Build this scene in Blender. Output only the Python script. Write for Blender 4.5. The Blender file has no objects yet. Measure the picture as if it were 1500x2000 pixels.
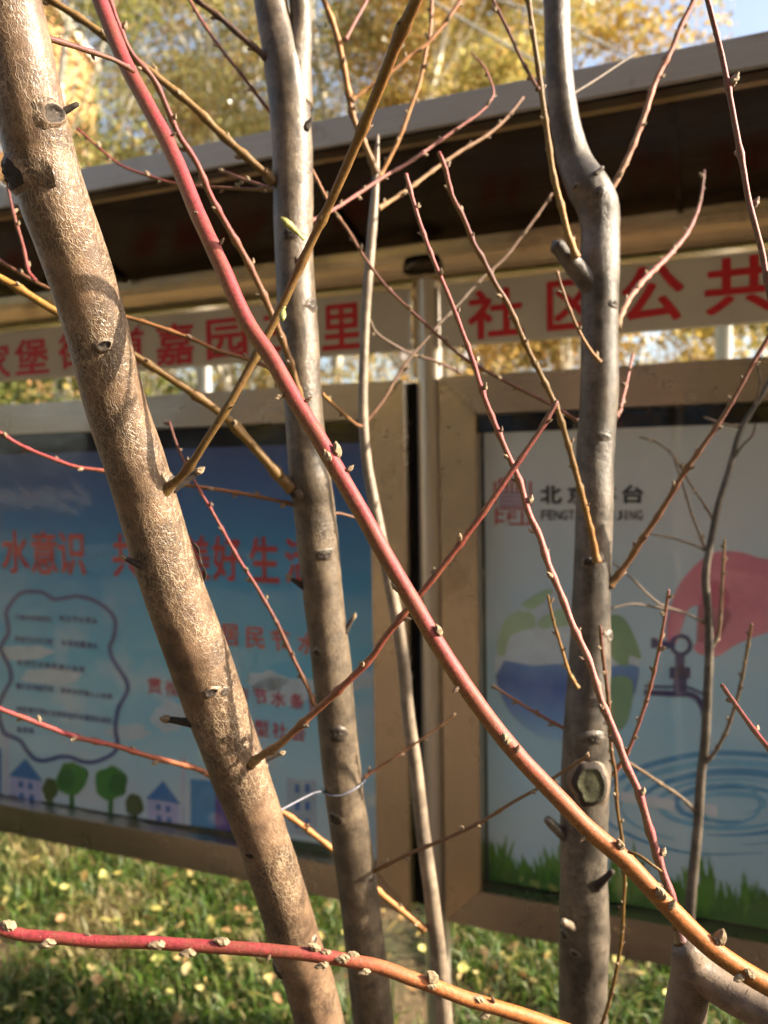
import bpy, bmesh, math, random
import numpy as np
from mathutils import Vector, Matrix, Quaternion, noise

random.seed(7); RNG = np.random.default_rng(7)
sc = bpy.context.scene
COL = sc.collection

# ------------------------------------------------------------------ camera
F = 1600.0                                   # focal length in pixels of a 1500 x 2000 frame
CAM = Vector((0, 0, 1.5))
wz = Vector((-0.0163, 1.0, 0.0442)).normalized()
fw = Vector((0, 0, -1)); wy = (fw - fw.dot(wz) * wz).normalized(); wx = wy.cross(wz)
RC = Matrix((wx, wy, wz))                    # camera axes -> world axes
cam_d = bpy.data.cameras.new('camera'); cam = bpy.data.objects.new('camera', cam_d); COL.objects.link(cam)
cam.matrix_world = Matrix.Translation(CAM) @ RC.to_4x4()
cam_d.sensor_fit = 'VERTICAL'; cam_d.sensor_height = 36.0; cam_d.sensor_width = 27.0
cam_d.lens = F / 2000 * 36.0
cam_d.clip_start = 0.01; cam_d.clip_end = 2000
cam_d.dof.use_dof = True; cam_d.dof.focus_distance = 0.61; cam_d.dof.aperture_fstop = 6.0
sc.camera = cam
# ------------------------------------------------------------------ sky, sun, exposure
SUN_AZ, SUN_EL = math.radians(98), math.radians(29)
world = bpy.data.worlds.new('World'); sc.world = world; world.use_nodes = True
wn = world.node_tree; bg = wn.nodes['Background']
sky = wn.nodes.new('ShaderNodeTexSky'); sky.sky_type = 'NISHITA'; sky.sun_disc = False
sky.sun_elevation = SUN_EL; sky.sun_rotation = SUN_AZ; sky.dust_density = 4.0; sky.air_density = 1.0
hz = wn.nodes.new('ShaderNodeHueSaturation'); hz.inputs['Saturation'].default_value = 0.85; wn.links.new(sky.outputs[0], hz.inputs['Color']); wn.links.new(hz.outputs[0], bg.inputs[0]); bg.inputs[1].default_value = 0.104   # a milky, thinly veiled sky
to_sun = Vector((math.sin(SUN_AZ) * math.cos(SUN_EL), math.cos(SUN_AZ) * math.cos(SUN_EL), math.sin(SUN_EL)))
sd = bpy.data.lights.new('sun', 'SUN'); sun = bpy.data.objects.new('sun', sd); COL.objects.link(sun)
sd.energy = 5.0; sd.angle = math.radians(0.5); sd.color = (1.0, 0.87, 0.68)
sun.rotation_euler = to_sun.to_track_quat('Z', 'Y').to_euler(); sun.location = to_sun * 30
sc.view_settings.view_transform = 'Standard'; sc.view_settings.look = 'None'
sc.view_settings.exposure = 1.8; sc.view_settings.gamma = 1.0; sc.view_settings.use_curve_mapping = False
sc.render.engine = 'CYCLES'
try:
    sc.cycles.use_denoising = True; sc.cycles.denoiser = 'OPENIMAGEDENOISE'
except Exception: pass
sc.cycles.max_bounces = 3; sc.cycles.use_light_tree = False; sc.cycles.diffuse_bounces = 2; sc.cycles.use_adaptive_sampling = True; sc.cycles.adaptive_threshold = 0.03; sc.cycles.transparent_max_bounces = 8
sc.cycles.sample_clamp_indirect = 6.0


def P(x, y, d):                              # a pixel of the 1500 x 2000 photograph at a depth in metres
    return CAM + RC @ Vector(((x - 750) / F * d, -(y - 1000) / F * d, -d))

# ------------------------------------------------------------------ materials
def mat(name):
    m = bpy.data.materials.new(name); m.use_nodes = True
    nt = m.node_tree; b = nt.nodes['Principled BSDF']
    return m, nt, b
def N(nt, typ, **kw):
    n = nt.nodes.new(typ)
    for k, v in kw.items(): setattr(n, k, v)
    return n
def ramp(nt, stops, interp='LINEAR'):
    r = N(nt, 'ShaderNodeValToRGB'); r.color_ramp.interpolation = interp
    e = r.color_ramp.elements
    while len(e) < len(stops): e.new(0.5)
    for el, (p, c) in zip(e, stops): el.position = p; el.color = (*c, 1) if len(c) == 3 else c
    return r
def mixc(nt, fac, a, b, mode='MIX'):
    m = N(nt, 'ShaderNodeMix', data_type='RGBA', blend_type=mode)
    for s, v in ((m.inputs[0], fac), (m.inputs[6], a), (m.inputs[7], b)):
        if hasattr(v, 'links'): nt.links.new(v, s)
        elif isinstance(v, (int, float)): s.default_value = v
        else: s.default_value = (*v, 1)
    return m.outputs[2]
def math_(nt, op, a, b=None):
    m = N(nt, 'ShaderNodeMath', operation=op)
    for s, v in zip(m.inputs, (a, b)):
        if v is None: continue
        if hasattr(v, 'links'): nt.links.new(v, s)
        else: s.default_value = v
    return m.outputs[0]
def noise_(nt, vec, scale, detail=4, rough=0.55, dist=0.0):
    n = N(nt, 'ShaderNodeTexNoise'); n.inputs['Scale'].default_value = scale; n.inputs['Detail'].default_value = detail
    n.inputs['Roughness'].default_value = rough; n.inputs['Distortion'].default_value = dist
    if vec is not None: nt.links.new(vec, n.inputs['Vector'])
    return n
def bump_(nt, b, h, strength, dist):
    bp = N(nt, 'ShaderNodeBump'); bp.inputs['Strength'].default_value = strength; bp.inputs['Distance'].default_value = dist
    nt.links.new(h, bp.inputs['Height']); nt.links.new(bp.outputs[0], b.inputs['Normal'])
def plain(name, c, rough=0.6, metal=0.0, var=0.0, scale=20, spec=0.5):
    m, nt, b = mat(name)
    b.inputs['Roughness'].default_value = rough; b.inputs['Metallic'].default_value = metal
    b.inputs['Specular IOR Level'].default_value = spec
    if var:
        tc = N(nt, 'ShaderNodeTexCoord'); n = noise_(nt, tc.outputs['Object'], scale)
        r = ramp(nt, [(0.3, tuple(x * (1 - var) for x in c)), (0.7, tuple(min(1, x * (1 + var)) for x in c))])
        nt.links.new(n.outputs[0], r.inputs[0]); nt.links.new(r.outputs[0], b.inputs['Base Color'])
    else: b.inputs['Base Color'].default_value = (*c, 1)
    return m

def bark(name, base, dark, ridge, net=1.0, gloss=0.42, cell=260, lent=0.35):
    m, nt, b = mat(name)
    at = N(nt, 'ShaderNodeAttribute', attribute_name='bark')
    mp = N(nt, 'ShaderNodeMapping'); mp.inputs['Scale'].default_value = (1, 1, 0.40); nt.links.new(at.outputs['Vector'], mp.inputs[0])
    ds = noise_(nt, at.outputs['Vector'], 170, 1)
    vm = N(nt, 'ShaderNodeVectorMath', operation='MULTIPLY_ADD'); vm.inputs[1].default_value = (0.0075,) * 3
    nt.links.new(ds.outputs[1], vm.inputs[0]); nt.links.new(mp.outputs[0], vm.inputs[2])
    v = N(nt, 'ShaderNodeTexVoronoi', feature='DISTANCE_TO_EDGE'); v.inputs['Scale'].default_value = cell
    nt.links.new(vm.outputs[0], v.inputs['Vector'])
    v2 = N(nt, 'ShaderNodeTexVoronoi', feature='DISTANCE_TO_EDGE'); v2.inputs['Scale'].default_value = cell * 2.1
    nt.links.new(vm.outputs[0], v2.inputs['Vector'])
    r1 = ramp(nt, [(0.0, (1, 1, 1)), (0.085, (0, 0, 0))]); nt.links.new(v.outputs['Distance'], r1.inputs[0])
    r2 = ramp(nt, [(0.0, (0.5,) * 3), (0.09, (0, 0, 0))]); nt.links.new(v2.outputs['Distance'], r2.inputs[0])
    mx = math_(nt, 'MAXIMUM', r1.outputs[0], r2.outputs[0])
    big = noise_(nt, at.outputs['Vector'], 15, 3); pr = ramp(nt, [(0.34, (0.05,) * 3), (0.62, (1,) * 3)]); nt.links.new(big.outputs[0], pr.inputs[0])
    rid = math_(nt, 'MULTIPLY', mx, pr.outputs[0])
    blot = noise_(nt, at.outputs['Vector'], 38, 4, 0.7); br = ramp(nt, [(0.38, dark), (0.60, base)]); nt.links.new(blot.outputs[0], br.inputs[0])
    # lenticels: short dashes around the stem
    mp2 = N(nt, 'ShaderNodeMapping'); mp2.inputs['Scale'].default_value = (1, 1, 4.5); nt.links.new(at.outputs['Vector'], mp2.inputs[0])
    ln = noise_(nt, mp2.outputs[0], 110, 2); lr = ramp(nt, [(0.62, (0, 0, 0)), (0.72, (1, 1, 1))]); nt.links.new(ln.outputs[0], lr.inputs[0])
    c = mixc(nt, math_(nt, 'MULTIPLY', rid, 0.9 * net), br.outputs[0], ridge)
    lg = noise_(nt, at.outputs['Vector'], 13, 4, .7); lgr = ramp(nt, [(0.34, (0.52,) * 3), (0.66, (1.15,) * 3)]); nt.links.new(lg.outputs[0], lgr.inputs[0]); c = mixc(nt, 1.0, c, lgr.outputs[0], 'MULTIPLY')
    c = mixc(nt, math_(nt, 'MULTIPLY', lr.outputs[0], lent), c, tuple(x * 0.5 for x in dark))
    nt.links.new(c, b.inputs['Base Color'])
    b.inputs['Roughness'].default_value = gloss; b.inputs['Specular IOR Level'].default_value = 0.5
    fine = noise_(nt, at.outputs['Vector'], 700, 1)
    h = math_(nt, 'ADD', math_(nt, 'MULTIPLY', rid, net), math_(nt, 'MULTIPLY', fine.outputs[0], 0.35))
    h = math_(nt, 'ADD', h, math_(nt, 'MULTIPLY', blot.outputs[0], 1.3))
    bump_(nt, b, h, 0.5, 0.0009)
    return m
M = {}
M['bark_net'] = bark('bark_net', (0.165, 0.10, 0.06), (0.07, 0.042, 0.027), (0.40, 0.295, 0.185), 1.0, 0.42, 205, .35)
M['bark_smooth'] = bark('bark_smooth', (0.145, 0.108, 0.072), (0.055, 0.04, 0.028), (0.22, 0.17, 0.115), 0.5, 0.42, 190, 0.75)
M['bark_grey'] = bark('bark_grey', (0.125, 0.101, 0.077), (0.042, 0.034, 0.026), (0.19, 0.155, 0.115), 0.5, 0.46, 200, 0.85)
M['bark_pale'] = bark('bark_pale', (0.30, 0.235, 0.17), (0.17, 0.13, 0.095), (0.36, 0.285, 0.21), 0.3, 0.42, 240, 0.6)
M['bark_fork'] = bark('bark_fork', (0.22, 0.16, 0.11), (0.11, 0.078, 0.056), (0.29, 0.215, 0.155), 0.4, 0.5, 200, 0.9)

def twig_mat():
    m, nt, b = mat('twig_skin')
    a = N(nt, 'ShaderNodeAttribute', attribute_name='Col'); tc = N(nt, 'ShaderNodeTexCoord')
    n1 = noise_(nt, tc.outputs['Object'], 380, 4, .7); r1 = ramp(nt, [(0.28, (0.5,) * 3), (0.72, (1.4,) * 3)]); nt.links.new(n1.outputs[0], r1.inputs[0])
    c = mixc(nt, 1.0, a.outputs['Color'], r1.outputs[0], 'MULTIPLY')
    n3 = noise_(nt, tc.outputs['Object'], 42, 3, .6); r3 = ramp(nt, [(0.45, (0, 0, 0)), (0.62, (1, 1, 1))]); nt.links.new(n3.outputs[0], r3.inputs[0])
    c = mixc(nt, math_(nt, 'MULTIPLY', r3.outputs[0], 0.38), c, (0.15, 0.07, 0.025))
    v = N(nt, 'ShaderNodeTexVoronoi'); v.inputs['Scale'].default_value = 520; nt.links.new(tc.outputs['Object'], v.inputs['Vector'])
    r2 = ramp(nt, [(0.12, (1, 1, 1)), (0.2, (0, 0, 0))]); nt.links.new(v.outputs['Distance'], r2.inputs[0])
    c = mixc(nt, math_(nt, 'MULTIPLY', r2.outputs[0], 0.4), c, (0.42, 0.26, 0.15))
    nt.links.new(c, b.inputs['Base Color']); b.inputs['Roughness'].default_value = 0.55; b.inputs['Specular IOR Level'].default_value = 0.4
    n2 = noise_(nt, tc.outputs['Object'], 900, 3); bump_(nt, b, math_(nt, 'ADD', n2.outputs[0], math_(nt, 'MULTIPLY', r2.outputs[0], 0.8)), 0.6, 0.0006)
    return m
M['twig'] = twig_mat()
M['bud'] = plain('bud_scales', (0.22, 0.16, 0.095), 0.75, var=0.45, scale=900)
M['bud_dark'] = plain('bud_scales_dark', (0.13, 0.08, 0.05), 0.7, var=0.4, scale=900)
M['knot'] = plain('knot_wood', (0.03, 0.021, 0.015), 0.85, var=0.7, scale=500)
M['knot_rim'] = plain('knot_rim', (0.15, 0.105, 0.07), 0.7, var=0.5, scale=400)
M['lichen'] = plain('cut_wood_lichen', (0.06, 0.058, 0.028), 0.9, var=0.75, scale=420)
M['leaf_dry'] = plain('dry_leaf', (0.26, 0.25, 0.07), 0.6, var=0.3, scale=300)

# ------------------------------------------------------------------ object helpers
def link(o, parent=None):
    COL.objects.link(o)
    if parent is not None: o.parent = parent
    return o
def mesh_obj(name, verts, faces, m, parent=None, smooth=False):
    me = bpy.data.meshes.new(name); me.from_pydata([tuple(v) for v in verts], [], faces); me.validate()
    if m is not None: me.materials.append(m)
    if smooth: me.polygons.foreach_set('use_smooth', [True] * len(me.polygons))
    me.update()
    return link(bpy.data.objects.new(name, me), parent)
def tag(o, label, cat, group=None, kind=None):
    if label: o['label'] = label
    if cat: o['category'] = cat
    if group: o['group'] = group
    if kind: o['kind'] = kind
    return o
def empty(name, loc=(0, 0, 0), rz=0):
    o = bpy.data.objects.new(name, None); o.empty_display_size = 0.1; link(o); o.location = loc; o.rotation_euler = (0, 0, rz); return o
def box_vf(x0, x1, y0, y1, z0, z1, bev=0.0):
    bm = bmesh.new(); bmesh.ops.create_cube(bm, size=1)
    for v in bm.verts: v.co = Vector((x0 + (v.co.x + .5) * (x1 - x0), y0 + (v.co.y + .5) * (y1 - y0), z0 + (v.co.z + .5) * (z1 - z0)))
    if bev: bmesh.ops.bevel(bm, geom=bm.edges[:], offset=bev, segments=2, affect='EDGES', profile=0.6)
    me = bpy.data.meshes.new('box'); bm.to_mesh(me); bm.free(); return me
def box(name, x0, x1, y0, y1, z0, z1, m, parent=None, bev=0.0):
    me = box_vf(x0, x1, y0, y1, z0, z1, bev); me.name = name; me.materials.append(m)
    return link(bpy.data.objects.new(name, me), parent)

def resample(pts, step):                     # pts: list of (Vector, radius, colour) -> Catmull-Rom
    out = []; n = len(pts)
    for i in range(n - 1):
        p0, p1, p2, p3 = pts[max(i - 1, 0)], pts[i], pts[i + 1], pts[min(i + 2, n - 1)]
        k = max(2, int((p2[0] - p1[0]).length / step))
        for j in range(k):
            t = j / k; t2 = t * t; t3 = t2 * t
            pos = 0.5 * ((2 * p1[0]) + (p2[0] - p0[0]) * t + (2 * p0[0] - 5 * p1[0] + 4 * p2[0] - p3[0]) * t2 + (3 * p1[0] - p0[0] - 3 * p2[0] + p3[0]) * t3)
            out.append((pos, p1[1] + (p2[1] - p1[1]) * t, tuple(a + (b - a) * t for a, b in zip(p1[2], p2[2]))))
    out.append(pts[-1]); return out
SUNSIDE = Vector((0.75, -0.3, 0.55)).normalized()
def tube(name, pts, m, parent, segs=10, step=0.01, lump=0.04, seed=0, shade2=None, cap=True, nodes=None, swell=0.0):
    R = resample(pts, step); n = len(R); V = []; Fc = []; A = []; C = []
    tang = [(R[min(i + 1, n - 1)][0] - R[max(i - 1, 0)][0]).normalized() for i in range(n)]
    u = tang[0].orthogonal().normalized(); s = 0.0; axis = []
    for i, (p, r, c) in enumerate(R):
        if i:
            s += (p - R[i - 1][0]).length
            u = (u - u.dot(tang[i]) * tang[i]).normalized()
        w = tang[i].cross(u); axis.append((p, r, s, tang[i], u, w))
        rr = r
        if nodes:
            for ns in nodes: rr += r * swell * math.exp(-((s - ns) / (r * 1.1)) ** 2)
        for k in range(segs):
            a = 2 * math.pi * k / segs; nrm = u * math.cos(a) + w * math.sin(a)
            q = rr * (1 + lump * (noise.noise(Vector((nrm.x * 1.3 + seed * 7.1, nrm.y * 1.3, s / max(r, 1e-4) * 0.35 + nrm.z))) + 0.5 * noise.noise(Vector((nrm.x * 3 + seed, nrm.y * 3, s / max(r, 1e-4) * 1.1)))))
            V.append(p + nrm * q); A.append((math.cos(a) * r, math.sin(a) * r, s + seed))
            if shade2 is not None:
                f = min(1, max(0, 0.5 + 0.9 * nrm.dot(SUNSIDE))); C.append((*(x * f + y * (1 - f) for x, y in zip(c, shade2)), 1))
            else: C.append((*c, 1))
    for i in range(n - 1):
        for k in range(segs):
            k2 = (k + 1) % segs; Fc.append((i * segs + k, i * segs + k2, (i + 1) * segs + k2, (i + 1) * segs + k))
    if cap:
        V.append(R[-1][0] + tang[-1] * R[-1][1] * 0.7); A.append((0, 0, s + seed)); C.append((*R[-1][2], 1)); e = len(V) - 1
        Fc += [((n - 1) * segs + k, (n - 1) * segs + (k + 1) % segs, e) for k in range(segs)]
        V.append(R[0][0] - tang[0] * R[0][1] * 0.3); A.append((0, 0, seed)); C.append((*R[0][2], 1)); e = len(V) - 1
        Fc += [((k + 1) % segs, k, e) for k in range(segs)]
    o = mesh_obj(name, V, Fc, m, parent, True); me = o.data
    if len(me.vertices) == len(V):
        at = me.attributes.new('bark', 'FLOAT_VECTOR', 'POINT'); at.data.foreach_set('vector', np.array(A, 'f').ravel())
        ca = me.color_attributes.new('Col', 'FLOAT_COLOR', 'POINT'); ca.data.foreach_set('color', np.array(C, 'f').ravel())
    return o, axis

# ------------------------------------------------------------------ the notice board's own frame
d1 = RC @ Vector((-0.92504, 0.00174, -0.37986)); UX = Vector((-d1.x, -d1.y, 0)).normalized()   # along the board, to the right
AW = Vector((-UX.y, UX.x, 0))                                                                 # away from the camera
_p = P(834, 1000, 2.0); BO = Vector((_p.x, _p.y, 0)); BRZ = math.atan2(UX.y, UX.x)
def BL(px, py, off=0.0):                     # pixel -> (along, height) on the board plane shifted by off away from the camera
    d = P(px, py, 1.0) - CAM; q = BO + AW * off
    t = (q - CAM).dot(AW) / d.dot(AW); h = CAM + d * t
    return (h - BO).dot(UX), h.z

# ------------------------------------------------------------------ ground
def ground():
    m, nt, b = mat('lawn_soil'); tc = N(nt, 'ShaderNodeTexCoord')
    n1 = noise_(nt, tc.outputs['Object'], 2.2, 6, 0.65); n2 = noise_(nt, tc.outputs['Object'], 40, 5, 0.7)
    r1 = ramp(nt, [(0.36, (0.04, 0.05, 0.015)), (0.52, (0.14, 0.095, 0.045)), (0.7, (0.26, 0.18, 0.09))]); nt.links.new(n1.outputs[0], r1.inputs[0])
    r2 = ramp(nt, [(0.3, (0.5,) * 3), (0.75, (1.35,) * 3)]); nt.links.new(n2.outputs[0], r2.inputs[0])
    nt.links.new(mixc(nt, 1.0, r1.outputs[0], r2.outputs[0], 'MULTIPLY'), b.inputs['Base Color']); b.inputs['Roughness'].default_value = 0.95
    bump_(nt, b, n2.outputs[0], 0.8, 0.03)
    nx = 90; xs = np.concatenate([np.linspace(-300, -8, 12), np.linspace(-7, 7, 60), np.linspace(8, 300, 12)])
    ys = np.concatenate([np.linspace(-60, -4, 6), np.linspace(-3, 10, 60), np.linspace(11, 500, 14)])
    V = [(x, y, 0.02 * noise.noise(Vector((x * 1.2, y * 1.2, 0))) if abs(x) < 7.5 and -3 < y < 10.5 else 0) for y in ys for x in xs]
    w = len(xs); Fc = [(j * w + i, j * w + i + 1, (j + 1) * w + i + 1, (j + 1) * w + i) for j in range(len(ys) - 1) for i in range(w - 1)]
    o = mesh_obj('ground', V, Fc, m, None, True); o['kind'] = 'structure'; o['label'] = 'lawn of grass and bare soil under the trees'
ground()

def attr_leaf_mat(name, trans=0.45, rough=0.45):
    m, nt, b = mat(name); a = N(nt, 'ShaderNodeAttribute', attribute_name='Col')
    oi = N(nt, 'ShaderNodeObjectInfo'); hs = N(nt, 'ShaderNodeHueSaturation')
    mr = N(nt, 'ShaderNodeMapRange'); mr.inputs[3].default_value = 0.485; mr.inputs[4].default_value = 0.512
    nt.links.new(oi.outputs['Random'], mr.inputs[0]); nt.links.new(mr.outputs[0], hs.inputs['Hue']); nt.links.new(a.outputs['Color'], hs.inputs['Color'])
    nt.links.new(hs.outputs[0], b.inputs['Base Color']); b.inputs['Roughness'].default_value = rough
    tr = N(nt, 'ShaderNodeBsdfTranslucent'); nt.links.new(hs.outputs[0], tr.inputs['Color'])
    mx = N(nt, 'ShaderNodeMixShader'); mx.inputs[0].default_value = trans
    nt.links.new(b.outputs[0], mx.inputs[1]); nt.links.new(tr.outputs[0], mx.inputs[2]); nt.links.new(mx.outputs[0], nt.nodes['Material Output'].inputs[0])
    return m
M['foliage'] = attr_leaf_mat('autumn_foliage', 0.45, 0.16)
M['grass'] = attr_leaf_mat('grass_blades', 0.35, 0.5)
M['litter'] = attr_leaf_mat('leaf_litter', 0.25, 0.55)

def np_mesh(name, V, quads, colr, m, tris=False):
    me = bpy.data.meshes.new(name); nv = len(V); k = 3 if tris else 4; nf = len(quads)
    me.vertices.add(nv); me.vertices.foreach_set('co', V.astype('f').ravel())
    me.loops.add(nf * k); me.loops.foreach_set('vertex_index', quads.astype('i').ravel())
    me.polygons.add(nf); me.polygons.foreach_set('loop_start', np.arange(0, nf * k, k, dtype='i')); me.polygons.foreach_set('loop_total', np.full(nf, k, 'i'))
    me.update(); ca = me.color_attributes.new('Col', 'FLOAT_COLOR', 'POINT')
    ca.data.foreach_set('color', np.hstack([colr, np.ones((nv, 1))]).astype('f').ravel()); me.materials.append(m); return me

def grass():
    n = 210000
    X = RNG.uniform(-3.6, 2.6, n); Y = 1.2 + 5.3 * RNG.random(n) ** 1.1
    dens = np.array([noise.noise(Vector((x * 1.6, y * 1.6, 3.3))) + 0.5 * noise.noise(Vector((x * 5, y * 5, 1))) for x, y in zip(X, Y)])
    bare = np.exp(-(((X + 0.03) / 0.16) ** 2 + ((Y - 2.75) / 0.4) ** 2)) * 1.3
    back = (((X - BO.x) * AW.x + (Y - BO.y) * AW.y) > .12) | (Y > 1.86)
    keep = back & ((dens - bare) > -0.42 + 0.4 * (RNG.random(n) - 0.5)); X = X[keep]; Y = Y[keep]; n = len(X)
    h = RNG.uniform(0.035, 0.12, n); a = RNG.uniform(0, 6.283, n); wd = RNG.uniform(0.0022, 0.0042, n); ln = RNG.uniform(0.3, 1.25, n); la = RNG.uniform(0, 6.283, n)
    wx_, wy_ = np.cos(a) * wd, np.sin(a) * wd; lx, ly = np.cos(la) * ln * h, np.sin(la) * ln * h
    z = np.zeros(n) - 0.01
    V = np.stack([np.stack([X - wx_, Y - wy_, z], 1), np.stack([X + wx_, Y + wy_, z], 1),
                  np.stack([X + wx_ * .8 + lx * .35, Y + wy_ * .8 + ly * .35, h * .6], 1), np.stack([X - wx_ * .8 + lx * .35, Y - wy_ * .8 + ly * .35, h * .6], 1),
                  np.stack([X + lx, Y + ly, h * (1 - .35 * ln)], 1)], 1).reshape(-1, 3)
    i = np.arange(n)[:, None] * 5
    T = np.concatenate([i + [0, 1, 2], i + [0, 2, 3], i + [3, 2, 4]], 1).reshape(-1, 3)
    pal = np.array([(0.05, 0.105, 0.010), (0.085, 0.15, 0.013), (0.15, 0.165, 0.035), (0.3, 0.25, 0.10), (0.04, 0.075, 0.014)])
    c = pal[RNG.choice(5, n, p=[.3, .26, .16, .1, .18])] * RNG.uniform(0.7, 1.2, (n, 1))
    dry = np.array([noise.noise(Vector((x * 2.6, y * 2.6, 9.1))) for x, y in zip(X, Y)]) + RNG.normal(0, .12, n) > .33
    c[dry] = np.array([(0.30, 0.235, 0.10), (0.22, 0.165, 0.07), (0.2, 0.19, 0.06)])[RNG.choice(3, dry.sum())] * RNG.uniform(.7, 1.2, (dry.sum(), 1))
    me = np_mesh('grass', V, T, np.repeat(c, 5, 0), M['grass'], True)
    o = link(bpy.data.objects.new('grass', me)); tag(o, 'green grass with dry tufts covering the ground beneath the board', 'grass', kind='stuff')
grass()
def bed():  # dark sheet added before the board so the steel reflects less light
    m = plain('added_bed_soil', (.045, .033, .022), .95, var=.5, scale=30); o3, a3_ = BO + AW * .10, None; V = []; Fc = []; nx, ny = 40, 24
    for j in range(ny + 1):
        for i in range(nx + 1):
            x = -3.6 + 6.4 * i / nx; yb = min(1.9, BO.y + .1 + (x - BO.x) * UX.y / UX.x); p = Vector((x, -2.2 + (yb + 2.2) * (1 - j / ny), 0)); V.append((p.x, p.y, .026 + .02 * noise.noise(Vector((p.x * 3, p.y * 3, 2))) + .008 * noise.noise(Vector((p.x * 14, p.y * 14, 5)))))
    for j in range(ny):
        for i in range(nx): a = j * (nx + 1) + i; Fc.append((a, a + 1, a + nx + 2, a + nx + 1))
    o = mesh_obj('added_dark_bed', V, Fc, m, None, True); o['kind'] = 'structure'; o['label'] = 'unseen dark soil sheet added below the young trees to darken reflections'
bed()

def leaf_shape(kind):
    if kind == 0: pr = [(0, -1), (.45, -.6), (.6, 0), (.45, .55), (0, 1), (-.45, .55), (-.6, 0), (-.45, -.6)]
    else: pr = [(0, -.8), (.7, -.5), (.95, .1), (.45, .35), (0, .9), (-.45, .35), (-.95, .1), (-.7, -.5)]
    return np.array(pr, float)
def litter():
    n = 3600; X = RNG.uniform(-3.8, 2.6, n); Y = 1.0 + 5.8 * RNG.random(n)
    base = leaf_shape(0); sz = RNG.uniform(0.009, 0.026, n); a = RNG.uniform(0, 6.283, n); tx, ty = RNG.normal(0, .45, n), RNG.normal(0, .45, n)
    P0 = base[None] * sz[:, None, None]; ca, sa = np.cos(a)[:, None], np.sin(a)[:, None]
    x = P0[..., 0] * ca - P0[..., 1] * sa; y = P0[..., 0] * sa + P0[..., 1] * ca
    z = RNG.uniform(.012, .06, n)[:, None] + x * tx[:, None] + y * ty[:, None] + 9 * (x ** 2 + y ** 2) * RNG.uniform(-.4, .8, n)[:, None]
    V = np.stack([x + X[:, None], y + Y[:, None], z], 2).reshape(-1, 3); i = np.arange(n)[:, None] * 8
    Q = np.concatenate([i + [0, 1, 6, 7], i + [1, 2, 5, 6], i + [2, 3, 4, 5]], 1).reshape(-1, 4)
    pal = np.array([(0.45, 0.30, 0.09), (0.32, 0.18, 0.065), (0.48, 0.36, 0.14), (0.2, 0.12, 0.05), (0.42, 0.38, 0.10)])
    c = pal[RNG.choice(5, n)] * RNG.uniform(.7, 1.2, (n, 1))
    me = np_mesh('leaf_litter', V, Q, np.repeat(c, 8, 0), M['litter'])
    tag(link(bpy.data.objects.new('leaf_litter', me)), 'small dry brown and tan leaf litter strewn through the grass', 'leaves', kind='stuff')
litter()
def fallen():
    protos = []
    for k in range(6):
        b = leaf_shape(k % 2); V = []; bend = random.uniform(.15, .5); tw = random.uniform(-.3, .3)
        for row in range(3):
            for x, y in (b * (1 - row * .33)):
                V.append((x, y, bend * (x * x) + tw * x * y + .08 * math.sin(4 * y)))
        V.append((0, 0, 0)); Fc = []
        for row in range(2):
            for j in range(8): Fc.append((row * 8 + j, row * 8 + (j + 1) % 8, row * 8 + 8 + (j + 1) % 8, row * 8 + 8 + j))
        Fc += [(16 + j, 16 + (j + 1) % 8, 24) for j in range(8)]
        V = [tuple(v) for v in V]
        colr = [(0.55, 0.42, 0.12), (0.40, 0.25, 0.10), (0.56, 0.48, 0.21), (0.5, 0.37, 0.14), (0.33, 0.19, 0.07), (0.5, 0.47, 0.14)][k]
        me = bpy.data.meshes.new('fallen_leaf'); me.from_pydata(V, [], Fc); me.materials.append(M['litter']); me.update()
        ca = me.color_attributes.new('Col', 'FLOAT_COLOR', 'POINT')
        ca.data.foreach_set('color', np.array([(*(c * random.uniform(.8, 1.15) for c in colr), 1) for _ in V], 'f').ravel())
        protos.append((me, ['oval yellow', 'curled tan', 'pale cream', 'broad straw coloured', 'small brown', 'greenish yellow'][k]))
    for i in range(120):
        for _ in range(60):
            d = 1.9 + 2.8 * random.random() ** 1.3; px = random.uniform(-40, 1500); p = P(px, 1000, d); x, y = p.x, p.y
            sy = 1000 + F * (1.5 / d) - 71
            lim = 1640 + (px / 650) * 130 if px < 700 else (1790 if px < 1000 else 1800 + (px - 880) * .2)
            if lim - 20 < sy < 2060: break
        me, w = protos[i % 6]; o = link(bpy.data.objects.new('fallen_leaf', me)); s = random.uniform(.012, .025)
        o.location = (x, y, random.uniform(.045, .09)); o.scale = (s, s, s)
        o.rotation_euler = (random.gauss(-.2, .45), random.gauss(0, .45), random.uniform(0, 6.28))
        tag(o, f'{w} dry leaf fallen on the grass under the display boards', 'fallen leaf', f'{w} leaves lying on the grass')
fallen()

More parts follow.
